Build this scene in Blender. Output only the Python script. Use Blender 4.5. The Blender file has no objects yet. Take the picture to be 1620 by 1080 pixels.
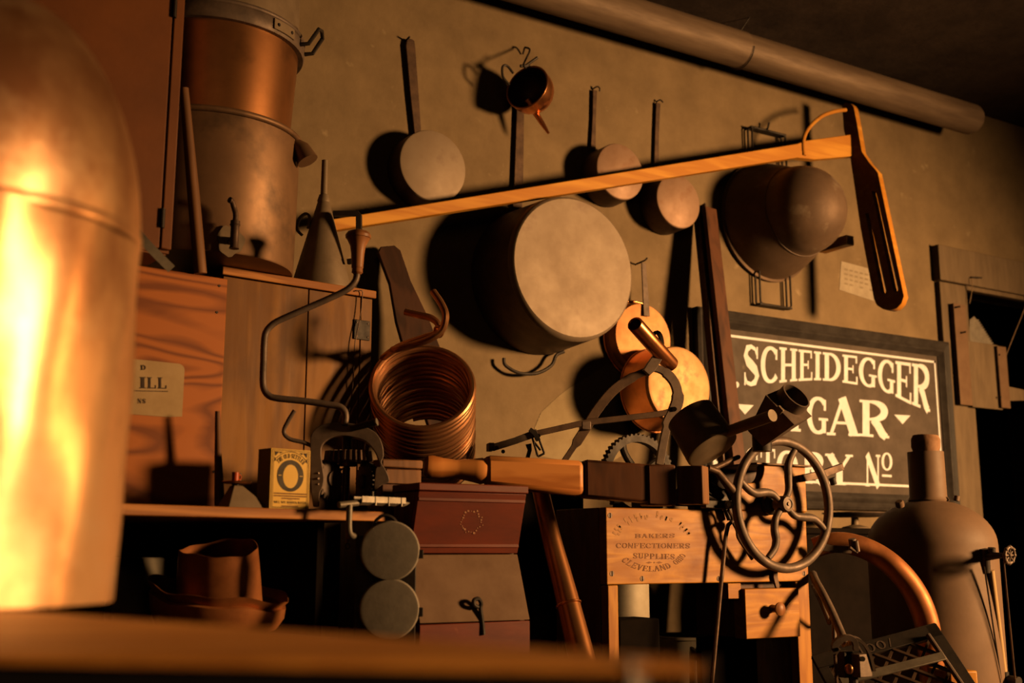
import bpy, bmesh, math, random
from mathutils import Vector, Matrix
V = Vector
rnd = random.Random(7)
SC = bpy.context.scene
COL = SC.collection

# ------------------------------------------------------------------ camera model
F = 1800.0
TH = math.radians(10.4)
PSI = math.radians(31.5)
CAM = V((0.0, -3.0, 1.0))
cs, sn = math.cos(PSI), math.sin(PSI)
RT = V((cs, -sn, 0))
HF = V((sn, cs, 0))
FW = HF * math.cos(TH) + V((0, 0, math.sin(TH)))
UP = -HF * math.sin(TH) + V((0, 0, math.cos(TH)))

def ray(px, py):
    return FW + RT * ((px - 810) / F) + UP * ((540 - py) / F)
def D(px, py, d):
    return CAM + ray(px, py) * d
def PY(px, py, Y):
    r = ray(px, py)
    return CAM + r * ((Y - CAM.y) / r.y)
def PZ(px, py, Z):
    r = ray(px, py)
    return CAM + r * ((Z - CAM.z) / r.z)
def depth(p):
    return (p - CAM).dot(FW)
def pm(p):
    return depth(p) / F              # metres per pixel of the photograph at a point
def cv(x, y, w):
    return RT * x + UP * y + FW * w  # a direction given right / up / away
def campt(r, w, z):
    p = CAM + RT * r + HF * w
    return V((p.x, p.y, z))

class Fr:
    """an upright plane standing in the room: origin, heading; local x along it, local -y towards the viewer"""
    def __init__(s, O, yaw=0.0):
        s.O = V(O); s.yaw = math.radians(yaw)
        s.e = V((math.cos(s.yaw), math.sin(s.yaw), 0))
        s.n = V((math.sin(s.yaw), -math.cos(s.yaw), 0))
    def loc(s, P):
        q = P - s.O
        return V((q.dot(s.e), -q.dot(s.n), q.z))
    def p(s, px, py, off=0.0):
        r = ray(px, py)
        t = ((s.O + s.n * off) - CAM).dot(s.n) / r.dot(s.n)
        return s.loc(CAM + r * t)
    def dirl(s, v):
        return V((v.dot(s.e), -v.dot(s.n), v.z))
    def m(s):
        return pm(s.O)

# ------------------------------------------------------------------ mesh builder
def smooth(pts, k=6, closed=False):
    pts = [V(p) for p in pts]
    n = len(pts); out = []
    rng = range(n) if closed else range(n - 1)
    for i in rng:
        if closed:
            p0, p1, p2, p3 = pts[(i-1) % n], pts[i], pts[(i+1) % n], pts[(i+2) % n]
        else:
            p0 = pts[max(i-1, 0)]; p1 = pts[i]; p2 = pts[i+1]; p3 = pts[min(i+2, n-1)]
        for j in range(k):
            t = j / k
            out.append(0.5 * ((2*p1) + (p2-p0)*t + (2*p0-5*p1+4*p2-p3)*t*t + (-p0+3*p1-3*p2+p3)*t*t*t))
    if not closed:
        out.append(pts[-1])
    return out

def axm(origin, z, xhint=None):
    z = V(z).normalized()
    x = V(xhint) if xhint is not None else (V((1, 0, 0)) if abs(z.x) < 0.8 else V((0, 0, 1)))
    x = (x - z * x.dot(z)).normalized()
    y = z.cross(x)
    M = Matrix((x, y, z)).transposed().to_4x4()
    M.translation = V(origin)
    return M

class MB:
    def __init__(s):
        s.b = bmesh.new()
    def vs(s, pts):
        return [s.b.verts.new(p) for p in pts]
    def f(s, v):
        try:
            return s.b.faces.new(v)
        except ValueError:
            return None
    def hexa(s, p):
        v = s.vs(p)
        for q in ((0,3,2,1),(4,5,6,7),(0,1,5,4),(1,2,6,5),(2,3,7,6),(3,0,4,7)):
            s.f([v[i] for i in q])
        return s
    def box(s, a, b, M=None):
        x0,y0,z0 = a; x1,y1,z1 = b
        p = [V(q) for q in ((x0,y0,z0),(x1,y0,z0),(x1,y1,z0),(x0,y1,z0),(x0,y0,z1),(x1,y0,z1),(x1,y1,z1),(x0,y1,z1))]
        if M is not None: p = [M @ q for q in p]
        return s.hexa(p)
    def prism(s, pts, vec):
        a = s.vs([V(p) for p in pts]); c = s.vs([V(p) + V(vec) for p in pts])
        n = len(a)
        s.f(a[::-1]); s.f(c)
        for i in range(n):
            j = (i+1) % n
            s.f([a[i], a[j], c[j], c[i]])
        return s
    def polyholes(s, loops, vec):
        bm = s.b; vec = V(vec)
        ed = []; L1 = []
        for lp in loops:
            v = s.vs([V(p) for p in lp]); L1.append(v)
            for i in range(len(v)):
                ed.append(bm.edges.new((v[i], v[(i+1) % len(v)])))
        r = bmesh.ops.triangle_fill(bm, use_beauty=True, edges=ed)
        fs = [g for g in r['geom'] if isinstance(g, bmesh.types.BMFace)]
        mp = {}
        for v in [x for l in L1 for x in l]:
            mp[v] = bm.verts.new(v.co + vec)
        for fc in fs:
            s.f([mp[v] for v in fc.verts][::-1])
        for l in L1:
            for i in range(len(l)):
                j = (i+1) % len(l)
                s.f([l[i], l[j], mp[l[j]], mp[l[i]]])
        return s
    def face(s, pts):
        s.f(s.vs([V(p) for p in pts])); return s
    def lathe(s, prof, M=None, n=48, ang=None, wob=None):
        M = M or Matrix.Identity(4)
        full = ang is None
        a0, a1 = (0, 2*math.pi) if full else ang
        cols = []
        cnt = n if full else n + 1
        poles = {}
        for k, (r, z) in enumerate(prof):
            if r < 1e-6:
                poles[k] = s.b.verts.new(M @ V((0, 0, z)))
        for i in range(cnt):
            a = a0 + (a1-a0) * i / n
            c = []
            for k, (r, z) in enumerate(prof):
                if k in poles: c.append(poles[k])
                else:
                    rr, zz = (r, z) if wob is None else wob(a, r, z, k)
                    c.append(s.b.verts.new(M @ V((rr*math.cos(a), rr*math.sin(a), zz))))
            cols.append(c)
        for i in range(n):
            j = (i+1) % cnt
            for k in range(len(prof)-1):
                q = []
                for w in (cols[i][k], cols[j][k], cols[j][k+1], cols[i][k+1]):
                    if w not in q: q.append(w)
                if len(q) > 2: s.f(q)
        return s
    def tube(s, pts, r, n=10, closed=False, sec=None, up=None):
        pts = [V(p) for p in pts]
        m = len(pts)
        rs = r if isinstance(r, (list, tuple)) else [r]*m
        tg = []
        for i in range(m):
            a = pts[(i-1) % m] if closed else pts[max(i-1, 0)]
            b = pts[(i+1) % m] if closed else pts[min(i+1, m-1)]
            t = (b-a); tg.append(t.normalized() if t.length > 1e-9 else V((0,0,1)))
        u = V(up) if up is not None else (V((0,0,1)) if abs(tg[0].z) < 0.9 else V((1,0,0)))
        rings = []
        for i in range(m):
            t = tg[i]
            base = V(up) if up is not None else u
            u = (base - t*base.dot(t))
            u = u.normalized() if u.length > 1e-6 else V((1,0,0))
            w = t.cross(u)
            if sec:
                k = rs[i]
                rings.append(s.vs([pts[i] + u*(a*k) + w*(b*k) for a, b in sec]))
            else:
                rings.append(s.vs([pts[i] + (u*math.cos(2*math.pi*j/n) + w*math.sin(2*math.pi*j/n))*rs[i] for j in range(n)]))
        c = len(rings[0])
        for i in range(m if closed else m-1):
            A, B = rings[i], rings[(i+1) % m]
            for j in range(c):
                k = (j+1) % c
                s.f([A[j], A[k], B[k], B[j]])
        if not closed:
            s.f(rings[0][::-1]); s.f(rings[-1])
        return s
    def strap(s, pts, w, t, nrm):
        """flat bar: width w across, thickness t along nrm"""
        ws = w if isinstance(w, (list, tuple)) else [w]*len(pts)
        pts = [V(p) for p in pts]; nrm = V(nrm).normalized(); m = len(pts); rings = []
        for i in range(m):
            tg = (pts[min(i+1, m-1)] - pts[max(i-1, 0)])
            tg = (tg - nrm*tg.dot(nrm)).normalized()
            sd = tg.cross(nrm)
            h = ws[i]/2
            rings.append(s.vs([pts[i]+sd*h+nrm*t/2, pts[i]-sd*h+nrm*t/2, pts[i]-sd*h-nrm*t/2, pts[i]+sd*h-nrm*t/2]))
        for i in range(m-1):
            A, B = rings[i], rings[i+1]
            for j in range(4):
                k = (j+1) % 4
                s.f([A[j], A[k], B[k], B[j]])
        s.f(rings[0][::-1]); s.f(rings[-1])
        return s
    def ball(s, c, r, sc=(1,1,1), n=16):
        M = Matrix.Translation(V(c)) @ Matrix.Diagonal((r*sc[0], r*sc[1], r*sc[2], 1))
        bmesh.ops.create_uvsphere(s.b, u_segments=n*2, v_segments=n, radius=1, matrix=M)
        return s
    def torus(s, M, R, r, n=48, m=12):
        pts = [M @ V((R*math.cos(2*math.pi*i/n), R*math.sin(2*math.pi*i/n), 0)) for i in range(n)]
        return s.tube(pts, r, m, closed=True, up=(M.to_3x3() @ V((0,0,1))))

def finish(me, ang):
    bm = bmesh.new(); bm.from_mesh(me)
    bmesh.ops.recalc_face_normals(bm, faces=bm.faces)
    ca = math.radians(ang)
    for f in bm.faces: f.smooth = True
    for e in bm.edges:
        if len(e.link_faces) == 2:
            if e.calc_face_angle(0) > ca: e.smooth = False
    bm.to_mesh(me); bm.free()

def obj(name, mb, mat, parent=None, ang=35, bevel=0.0, recalc=True, label=None):
    me = bpy.data.meshes.new(name)
    mb.b.to_mesh(me); mb.b.free()
    if recalc: finish(me, ang)
    me.materials.append(mat)
    o = bpy.data.objects.new(name, me)
    COL.objects.link(o)
    if parent is not None:
        o.parent = parent
    if bevel > 0:
        md = o.modifiers.new('bevel', 'BEVEL')
        md.width = bevel; md.segments = 2; md.limit_method = 'ANGLE'; md.angle_limit = math.radians(40)
        md.harden_normals = False
    if label: o['label'] = label
    return o

def tag(o, label, cat, group=None):
    o['label'] = label; o['category'] = cat
    if group: o['group'] = group
    return o

def thing(name, fr, label, cat, group=None):
    o = bpy.data.objects.new(name, None)
    COL.objects.link(o)
    o.empty_display_size = 0.05
    o.location = fr.O; o.rotation_euler = (0, 0, fr.yaw)
    tag(o, label, cat, group)
    return o

def single(name, fr, mb, mat, label, cat, group=None, **k):
    o = obj(name, mb, mat, None, **k)
    o.location = fr.O; o.rotation_euler = (0, 0, fr.yaw)
    return tag(o, label, cat, group)

def struct(name, mb, mat, parent=None, **k):
    o = obj(name, mb, mat, parent, **k)
    if parent is None: o['kind'] = 'structure'
    return o

# ------------------------------------------------------------------ materials
def mat(name, c1, c2=None, rough=0.6, metal=0.0, scale=8.0, stretch=(1,1,1), bump=0.15, bscale=None, detail=6.0,
        wood=False, ramp=(0.35, 0.65), rvar=0.15, spots=None, spec=0.3, dist=0.0, coat=0.0):
    m = bpy.data.materials.new(name); m.use_nodes = True
    nt = m.node_tree; N = nt.nodes; L = nt.links
    bs = N['Principled BSDF']
    c2 = c2 or tuple(x*0.6 for x in c1)
    tc = N.new('ShaderNodeTexCoord')
    mp = N.new('ShaderNodeMapping'); mp.inputs['Scale'].default_value = stretch
    L.new(tc.outputs['Object'], mp.inputs['Vector'])
    nz = N.new('ShaderNodeTexNoise'); nz.inputs['Scale'].default_value = scale; nz.inputs['Detail'].default_value = detail
    nz.inputs['Roughness'].default_value = 0.62; nz.inputs['Distortion'].default_value = dist
    L.new(mp.outputs['Vector'], nz.inputs['Vector'])
    fac = nz.outputs['Fac']
    if wood:
        wv = N.new('ShaderNodeTexNoise'); wv.inputs['Scale'].default_value = scale*0.55; wv.inputs['Detail'].default_value = 2.0
        wv.inputs['Distortion'].default_value = 0.6
        L.new(mp.outputs['Vector'], wv.inputs['Vector'])
        mu = N.new('ShaderNodeMath'); mu.operation = 'MULTIPLY'; mu.inputs[1].default_value = wood if not isinstance(wood, bool) else 9.0
        L.new(wv.outputs['Fac'], mu.inputs[0])
        fr_ = N.new('ShaderNodeMath'); fr_.operation = 'PINGPONG'; fr_.inputs[1].default_value = 1.0
        L.new(mu.outputs[0], fr_.inputs[0])
        mx = N.new('ShaderNodeMath'); mx.operation = 'MULTIPLY_ADD'; mx.inputs[1].default_value = 0.45; 
        L.new(fr_.outputs[0], mx.inputs[0])
        m3 = N.new('ShaderNodeMath'); m3.operation = 'MULTIPLY'; m3.inputs[1].default_value = 0.55
        L.new(nz.outputs['Fac'], m3.inputs[0]); L.new(m3.outputs[0], mx.inputs[2])
        fac = mx.outputs[0]
    cr = N.new('ShaderNodeValToRGB')
    cr.color_ramp.elements[0].position = ramp[0]; cr.color_ramp.elements[0].color = (*c2, 1)
    cr.color_ramp.elements[1].position = ramp[1]; cr.color_ramp.elements[1].color = (*c1, 1)
    L.new(fac, cr.inputs['Fac'])
    colout = cr.outputs['Color']
    if spots:
        sc_, sca, lo, hi = spots
        n2 = N.new('ShaderNodeTexNoise'); n2.inputs['Scale'].default_value = sca; n2.inputs['Detail'].default_value = 5; n2.inputs['Roughness'].default_value = 0.6
        L.new(tc.outputs['Object'], n2.inputs['Vector'])
        r2 = N.new('ShaderNodeMapRange'); r2.inputs['From Min'].default_value = lo; r2.inputs['From Max'].default_value = hi
        L.new(n2.outputs['Fac'], r2.inputs['Value'])
        mix = N.new('ShaderNodeMix'); mix.data_type = 'RGBA'
        L.new(r2.outputs['Result'], mix.inputs['Factor']); L.new(colout, mix.inputs['A']); mix.inputs['B'].default_value = (*sc_, 1)
        colout = mix.outputs['Result']
    L.new(colout, bs.inputs['Base Color'])
    bs.inputs['Metallic'].default_value = metal
    bs.inputs['Specular IOR Level'].default_value = spec
    bs.inputs['Coat Weight'].default_value = coat
    rr = N.new('ShaderNodeMapRange')
    rr.inputs['To Min'].default_value = min(1, rough + rvar); rr.inputs['To Max'].default_value = max(0.05, rough - rvar)
    L.new(nz.outputs['Fac'], rr.inputs['Value']); L.new(rr.outputs['Result'], bs.inputs['Roughness'])
    if bump > 0:
        bp = N.new('ShaderNodeBump'); bp.inputs['Strength'].default_value = bump; bp.inputs['Distance'].default_value = 0.004
        if bscale:
            nb = N.new('ShaderNodeTexNoise'); nb.inputs['Scale'].default_value = bscale; nb.inputs['Detail'].default_value = 4
            L.new(tc.outputs['Object'], nb.inputs['Vector']); L.new(nb.outputs['Fac'], bp.inputs['Height'])
        else:
            L.new(fac, bp.inputs['Height'])
        L.new(bp.outputs['Normal'], bs.inputs['Normal'])
    return m

M = {}
M['wall'] = mat('wall_paint', (.265,.178,.090), (.170,.112,.056), .75, scale=5.5, bump=.4, bscale=24, detail=12, spots=((.34,.245,.135), 13, .64, .76), ramp=(.3,.7))
M['plaster'] = mat('bare_plaster', (.36,.27,.15), (.29,.21,.115), .85, scale=12, bump=.2)
M['ceiling'] = mat('sooty_ceiling', (.075,.05,.04), (.035,.022,.018), .8, scale=6, bump=.35, bscale=40, spots=((.2,.12,.08), 30, .70, .78))
M['floor'] = mat('dark_floor_boards', (.12,.07,.04), (.06,.035,.02), .7, scale=6, stretch=(1,8,1), wood=True)
M['dark'] = mat('black_and_shade', (.012,.008,.006), (.007,.005,.004), .95, scale=8, spec=.05, rvar=.02)  # for black things, and for parts whose shade is put into the colour
M['trim'] = mat('painted_trim', (.185,.125,.07), (.135,.09,.05), .65, scale=10, stretch=(3,3,.6))
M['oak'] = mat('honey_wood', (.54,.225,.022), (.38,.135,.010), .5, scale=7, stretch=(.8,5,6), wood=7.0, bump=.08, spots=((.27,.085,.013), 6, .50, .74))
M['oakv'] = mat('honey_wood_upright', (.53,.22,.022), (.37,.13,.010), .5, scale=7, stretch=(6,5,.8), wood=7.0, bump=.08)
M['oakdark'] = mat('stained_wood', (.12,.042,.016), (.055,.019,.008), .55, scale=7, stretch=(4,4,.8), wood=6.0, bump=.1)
M['flail'] = mat('pale_turned_wood', (.72,.33,.045), (.54,.21,.024), .5, scale=7, stretch=(.5,5,5), wood=4.0, bump=.05)
M['plank'] = mat('shelf_plank', (.52,.21,.05), (.32,.115,.026), .6, scale=6, stretch=(.7,5,8), wood=7.0, bump=.12)
M['ply'] = mat('orange_plywood', (.48,.145,.026), (.22,.058,.011), .55, scale=2.4, stretch=(1,1,4.2), wood=22.0, bump=.06, detail=4, ramp=(.30,.58), dist=.5)
M['crate'] = mat('crate_board', (.29,.115,.008), (.175,.064,.004), .55, scale=5, stretch=(5,3,.7), wood=5.0, bump=.1, spots=((.10,.042,.012), 4, .48, .74))
M['cab'] = mat('brown_cupboard_paint', (.23,.078,.024), (.165,.054,.016), .5, scale=5, bump=.06, bscale=60)
M['stick'] = mat('worn_stick', (.30,.135,.055), (.17,.075,.03), .6, scale=6, stretch=(5,5,.7), wood=5.0)
M['walnut'] = mat('dark_turned_wood', (.36,.145,.05), (.18,.065,.022), .45, scale=8, stretch=(4,4,1), wood=5.0, bump=.06)
M['redwood'] = mat('red_stained_wood', (.17,.030,.012), (.11,.019,.008), .5, scale=8, stretch=(1,4,3), bump=.1, spots=((.26,.07,.03), 28, .68, .76))
M['tanpaint'] = mat('dusty_tan_paint', (.185,.105,.056), (.15,.082,.043), .7, scale=16, bump=.08)
M['copper'] = mat('polished_copper', (.80,.33,.13), (.55,.20,.075), .30, metal=1, scale=4, bump=.06, bscale=11, rvar=.1, spots=((.32,.13,.06), 6, .55, .74))
M['copperdull'] = mat('tarnished_copper', (.60,.26,.10), (.32,.135,.05), .34, metal=.9, scale=5, bump=.08, bscale=9, rvar=.13, spots=((.18,.085,.04), 5, .5, .7))
M['copperscrap'] = mat('raw_copper_sheet', (.56,.21,.07), (.30,.105,.035), .5, metal=.5, scale=10, bump=.12, bscale=16, rvar=.12)
M['coppertube'] = mat('copper_tube_metal', (.56,.27,.125), (.40,.18,.08), .36, metal=.85, scale=9, bump=.02)
M['copperstill'] = mat('hammered_copper', (.93,.46,.17), (.40,.15,.05), .36, metal=.72, scale=6, stretch=(1,1,.5), bump=.35, bscale=8, rvar=.10, ramp=(.40,.60), spots=((.95,.52,.22), 9, .54, .72))
M['copperdusty'] = mat('dusty_copper', (.27,.15,.078), (.185,.10,.052), .52, metal=.45, scale=6, bump=.06, bscale=22, rvar=.1, spots=((.12,.07,.04), 7, .55, .7))
M['iron'] = mat('dark_iron', (.05,.038,.029), (.028,.021,.017), .55, metal=.4, scale=30, bump=.15)
M['irondusty'] = mat('dusty_iron', (.20,.14,.105), (.12,.085,.065), .55, metal=.35, scale=30, bump=.15)
M['ironbrown'] = mat('brown_iron', (.13,.075,.045), (.07,.04,.026), .55, metal=.4, scale=30, bump=.15)
M['steel'] = mat('grey_steel', (.28,.235,.18), (.18,.15,.115), .5, metal=.3, scale=25, bump=.1)
M['tin'] = mat('dusty_tin', (.25,.18,.115), (.185,.13,.08), .6, metal=.25, scale=18, bump=.06)
M['tingrey'] = mat('grey_cast_tin', (.36,.31,.25), (.29,.25,.20), .6, metal=.2, scale=40, bump=.1)
M['pan'] = mat('tinned_pan_base', (.335,.250,.175), (.28,.200,.135), .55, metal=.2, scale=9, bump=.05, bscale=30, spots=((.25,.17,.12), 8, .6, .72))
M['panbrown'] = mat('browned_pan_base', (.40,.25,.17), (.30,.175,.11), .55, metal=.3, scale=9, bump=.05, spots=((.26,.12,.06), 9, .55, .7))
M['panside'] = mat('dark_pan_side', (.12,.075,.05), (.06,.036,.025), .5, metal=.5, scale=10, bump=.08)  # much darker than the pan bases
M['sign'] = mat('black_sign_board', (.105,.076,.056), (.075,.054,.04), .7, scale=12, bump=.04, spots=((.17,.13,.095), 14, .68, .80))
M['signframe'] = mat('sign_frame_paint', (.06,.05,.043), (.035,.028,.024), .35, scale=20, bump=.12, rvar=.1)
M['cream'] = mat('cream_paint', (.90,.89,.92), (.80,.78,.80), .6, scale=20, bump=.03)
M['paper'] = mat('old_paper', (.52,.36,.19), (.42,.28,.14), .8, scale=14, bump=.05)
M['tagpaper'] = mat('grey_card', (.42,.34,.24), (.34,.27,.19), .8, scale=20, bump=.03)
M['card'] = mat('yellow_cardboard', (.82,.50,.09), (.76,.45,.075), .6, scale=12, bump=.02)
M['ink'] = mat('black_ink', (.05,.028,.016), (.04,.022,.013), .7, scale=30, bump=0)
M['stamp'] = mat('faded_stamp_ink', (.28,.10,.022), (.20,.072,.016), .6, scale=60, bump=0)
M['redenamel'] = mat('red_orange_enamel', (.62,.10,.03), (.5,.075,.02), .35, scale=20, bump=0)
M['tank'] = mat('grey_brown_tank_paint', (.21,.125,.075), (.165,.097,.057), .6, scale=7, bump=.06, bscale=35)
M['cork'] = mat('cork_plug', (.36,.19,.10), (.24,.12,.06), .8, scale=35, bump=.3)
M['white'] = mat('flaking_white_paint', (.55,.47,.36), (.40,.33,.24), .8, scale=9, bump=.25, spots=((.2,.14,.08), 11, .62, .7))
M['glass'] = mat('cloudy_gauge_glass', (.62,.40,.20), (.55,.34,.16), .3, scale=10, bump=0)
M['pipe'] = mat('dusty_stovepipe', (.23,.155,.10), (.14,.09,.058), .6, metal=.2, scale=7, stretch=(.5,4,4), bump=.15)
M['string'] = mat('old_string', (.34,.22,.12), (.25,.16,.09), .9, scale=60, bump=0)
M['bench'] = mat('foreground_table_wood', (.50,.18,.022), (.38,.125,.014), .6, scale=5, stretch=(1,6,3), wood=5.0)
M['mallet'] = mat('lit_orange_wood', (.84,.34,.09), (.58,.20,.045), .45, scale=8, stretch=(.8,4,4), wood=5.0, bump=.06)  # orange wood, brightened to carry the light on the mallet
M['kettle'] = mat('dusty_dark_copper', (.20,.125,.078), (.13,.08,.05), .58, metal=.3, scale=7, bump=.07, bscale=22, spots=((.30,.22,.15), 9, .60, .74))
M['copperwarm'] = mat('warm_worn_copper', (.60,.27,.10), (.44,.18,.06), .58, metal=.5, scale=6, bump=.05, spots=((.32,.14,.06), 7, .55, .72))
M['peelwood'] = mat('shaded_peel_wood', (.060,.022,.010), (.035,.013,.006), .6, scale=7, stretch=(4,4,.8), wood=5.0)  # shadow of the pots put into the wood colour
# ------------------------------------------------------------------ lettering
def rect(x0, y0, x1, y1): return [(x0,y0),(x1,y0),(x1,y1),(x0,y1)]
def strk(pts, ws):
    n = len(pts); ws = ws if isinstance(ws, (list, tuple)) else [ws]*n
    L_, R_ = [], []
    for i in range(n):
        a = pts[max(i-1,0)]; b = pts[min(i+1,n-1)]
        dx, dy = b[0]-a[0], b[1]-a[1]; l = math.hypot(dx, dy) or 1
        nx, ny = -dy/l*ws[i]/2, dx/l*ws[i]/2
        L_.append((pts[i][0]+nx, pts[i][1]+ny)); R_.append((pts[i][0]-nx, pts[i][1]-ny))
    return [[L_[i], L_[i+1], R_[i+1], R_[i]] for i in range(n-1)]
def ell(cx, cy, rx, ry, a0, a1, tk=.24, tn=.09, n=22):
    p, w = [], []
    for i in range(n+1):
        a = math.radians(a0 + (a1-a0)*i/n)
        p.append((cx+rx*math.cos(a), cy+ry*math.sin(a))); w.append(tn+(tk-tn)*abs(math.cos(a))**1.4)
    return strk(p, w)
def sf(x, y, w=.2): return [rect(x-w, y, x+w, y+.07)]
G = {}
G['I'] = [rect(.22,0,.78,1), rect(0,0,1,.075), rect(0,.925,1,1)]
G['H'] = [rect(.1,0,.32,1), rect(.68,0,.9,1), rect(.3,.46,.7,.54)] + sf(.21,0)+sf(.79,0)+sf(.21,.93)+sf(.79,.93)
_E = [rect(.12,0,.36,1), rect(.02,.92,.92,1), rect(.84,.74,.93,1), rect(.3,.48,.7,.56), rect(.64,.38,.71,.66)]
G['E'] = _E + [rect(.02,0,.95,.08), rect(.87,0,.96,.28)]
G['F'] = _E + [rect(.02,0,.5,.07)]
G['L'] = [rect(.12,0,.36,1), rect(.02,0,.95,.08), rect(.87,0,.96,.3), rect(.02,.93,.5,1)]
G['T'] = [rect(.38,0,.62,1), rect(.02,.92,.98,1), rect(.02,.72,.1,1), rect(.9,.72,.98,1), rect(.24,0,.76,.07)]
G['D'] = [rect(.12,0,.35,1), rect(.02,0,.42,.08), rect(.02,.92,.42,1)] + ell(.38,.5,.48,.46,-90,90)
G['C'] = ell(.54,.5,.42,.455,48,318) + [rect(.8,.64,.9,.93)]
G['G'] = ell(.54,.5,.42,.455,48,300) + [rect(.8,.64,.9,.93), rect(.7,.04,.9,.42), rect(.56,.37,1.0,.44)]
G['O'] = ell(.5,.5,.4,.455,0,360,n=30)
G['P'] = [rect(.12,0,.35,1), rect(.02,0,.48,.07), rect(.02,.93,.46,1), rect(.3,.45,.46,.52)] + ell(.42,.725,.42,.24,-90,90)
G['R'] = G['P'] + strk([(.46,.48),(.62,.34),(.78,.1),(.9,.02)], [.2,.24,.24,.2]) + [rect(.78,0,1.0,.07)]
G['B'] = G['P'] + [rect(.02,0,.46,.075)] + ell(.44,.26,.45,.225,-90,90)
G['A'] = strk([(.12,.03),(.5,1.0)], .1) + strk([(.46,1.0),(.84,.03)], .25) + [rect(.26,.3,.72,.37)] + sf(.12,0,.14)+sf(.84,0,.18)
G['V'] = strk([(.16,.98),(.54,0)], .24) + strk([(.5,0),(.88,.98)], .1) + sf(.16,.93,.18)+sf(.86,.93,.14)
G['Y'] = strk([(.14,.98),(.5,.45)], .24) + strk([(.5,.45),(.88,.98)], .11) + [rect(.38,0,.62,.48)] + sf(.5,0,.24)+sf(.14,.93,.17)+sf(.86,.93,.14)
G['N'] = [rect(.1,0,.2,1), rect(.8,0,.9,1)] + strk([(.12,1.0),(.88,0)], .26) + sf(.15,0,.15)+sf(.85,.93,.15)
G['M'] = [rect(.06,0,.15,1), rect(.78,0,.96,1)] + strk([(.1,1.0),(.48,.1)], .2) + strk([(.48,.1),(.86,1.0)], .1) + sf(.1,0,.12)+sf(.87,0,.15)
G['W'] = strk([(.1,.98),(.32,0)], .18) + strk([(.32,0),(.5,.9)], .08) + strk([(.5,.98),(.72,0)], .18) + strk([(.72,0),(.92,.98)], .08) + sf(.1,.93,.12)+sf(.92,.93,.1)
G['U'] = [rect(.1,.3,.32,1), rect(.74,.3,.84,1)] + ell(.5,.32,.29,.275,180,360,.22,.1)+sf(.2,.93,.2)+sf(.79,.93,.16)
G['K'] = [rect(.12,0,.35,1), rect(.02,0,.46,.07), rect(.02,.93,.46,1)] + strk([(.36,.42),(.84,.97)], .1) + strk([(.5,.55),(.86,.02)], .24) + sf(.84,.93,.13)+sf(.86,0,.15)
G['S'] = strk([(.84,.72),(.72,.9),(.5,.955),(.27,.9),(.18,.74),(.3,.6),(.52,.5),(.74,.38),(.83,.24),(.72,.09),(.48,.045),(.24,.1),(.13,.28)],
              [.06,.1,.1,.18,.24,.26,.27,.26,.24,.18,.1,.1,.06]) + [rect(.8,.66,.88,.96), rect(.1,.04,.18,.34)]
G['J'] = [rect(.5,.2,.74,1), rect(.3,.93,.95,1)] + strk([(.62,.25),(.52,.06),(.3,.04),(.14,.2)], [.24,.16,.1,.12])
G["'"] = [rect(.3,.7,.7,1)]
G['.'] = ell(.5,.09,.25,.045,0,360,.5,.09,12)
G['1'] = [rect(.38,0,.62,1), rect(.2,0,.8,.07)]
G['0'] = G['O']
G['/'] = strk([(.2,0),(.8,1)], .14)
ADV = {'I':.5, ' ':.5, 'W':1.3, 'M':1.25, "'":.3, '.':.35, 'J':.7, '1':.7, '/':.6}
LAY = [0]      # overlapping strokes lie a hair apart so that they never share a plane
def text(mb, s, fn, gap=.12):
    """fn maps (x along the line 0..1, y 0..1) to a point"""
    tot = sum(ADV.get(c, .95) for c in s) + gap*(len(s)-1)
    x = 0
    for c in s:
        w = ADV.get(c, .95)
        for poly in G.get(c, []):
            LAY[0] = (LAY[0] + 1) % 17
            pts = [fn((x + q[0]*w)/tot, q[1]) + V((0, -LAY[0]*2.5e-5, 0)) for q in poly]
            mb.face(pts)
        x += w + gap
    return mb
def glyph(mb, c, fn):
    for poly in G[c]:
        LAY[0] = (LAY[0] + 1) % 17
        mb.face([fn(*q) + V((0, -LAY[0]*2.5e-5, 0)) for q in poly])

# ------------------------------------------------------------------ the room
CZ = PY(1587, 192, 0).z
XD0 = PY(1531, 560, 0).x               # left side of the door opening
XD1 = XD0 + 1.0
ZD = PY(1590, 466, 0).z                # its head
XL, XR, YR = -2.4, 6.6, -6.4
m = MB()
m.box((XL, 0, 0), (XD0, .15, CZ)); m.box((XD0, 0, ZD), (XD1, .15, CZ)); m.box((XD1, 0, 0), (XR, .15, CZ))
wall = struct('wall_back', m, M['wall'])
pl = [PY(x, y, -.0012) for x, y in ((848,720),(846,676),(856,652),(884,626),(900,614),(912,608),(930,596),(958,578),(980,572),(1000,600),(990,650),(985,720),(950,740))]
obj('exposed_plaster', MB().prism(pl, (0,.0010,0)), M['plaster'], wall, label='patch of bare plaster with a torn paint edge')
struct('floor', MB().box((XL, YR, -.1), (XR, 2.0, 0)), M['floor'])
struct('ceiling', MB().box((XL, YR, CZ), (XR, 2.0, CZ+.1)), M['ceiling'])
struct('wall_left', MB().box((XL-.15, YR, 0), (XL, 2.0, CZ)), M['wall'])
struct('wall_right', MB().box((XR, YR, 0), (XR+.15, 2.0, CZ)), M['wall'])
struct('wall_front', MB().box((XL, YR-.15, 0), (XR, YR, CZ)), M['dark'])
struct('wall_passage', MB().box((XD0-.6, 1.6, 0), (XR, 1.75, CZ)), M['dark'])
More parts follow.
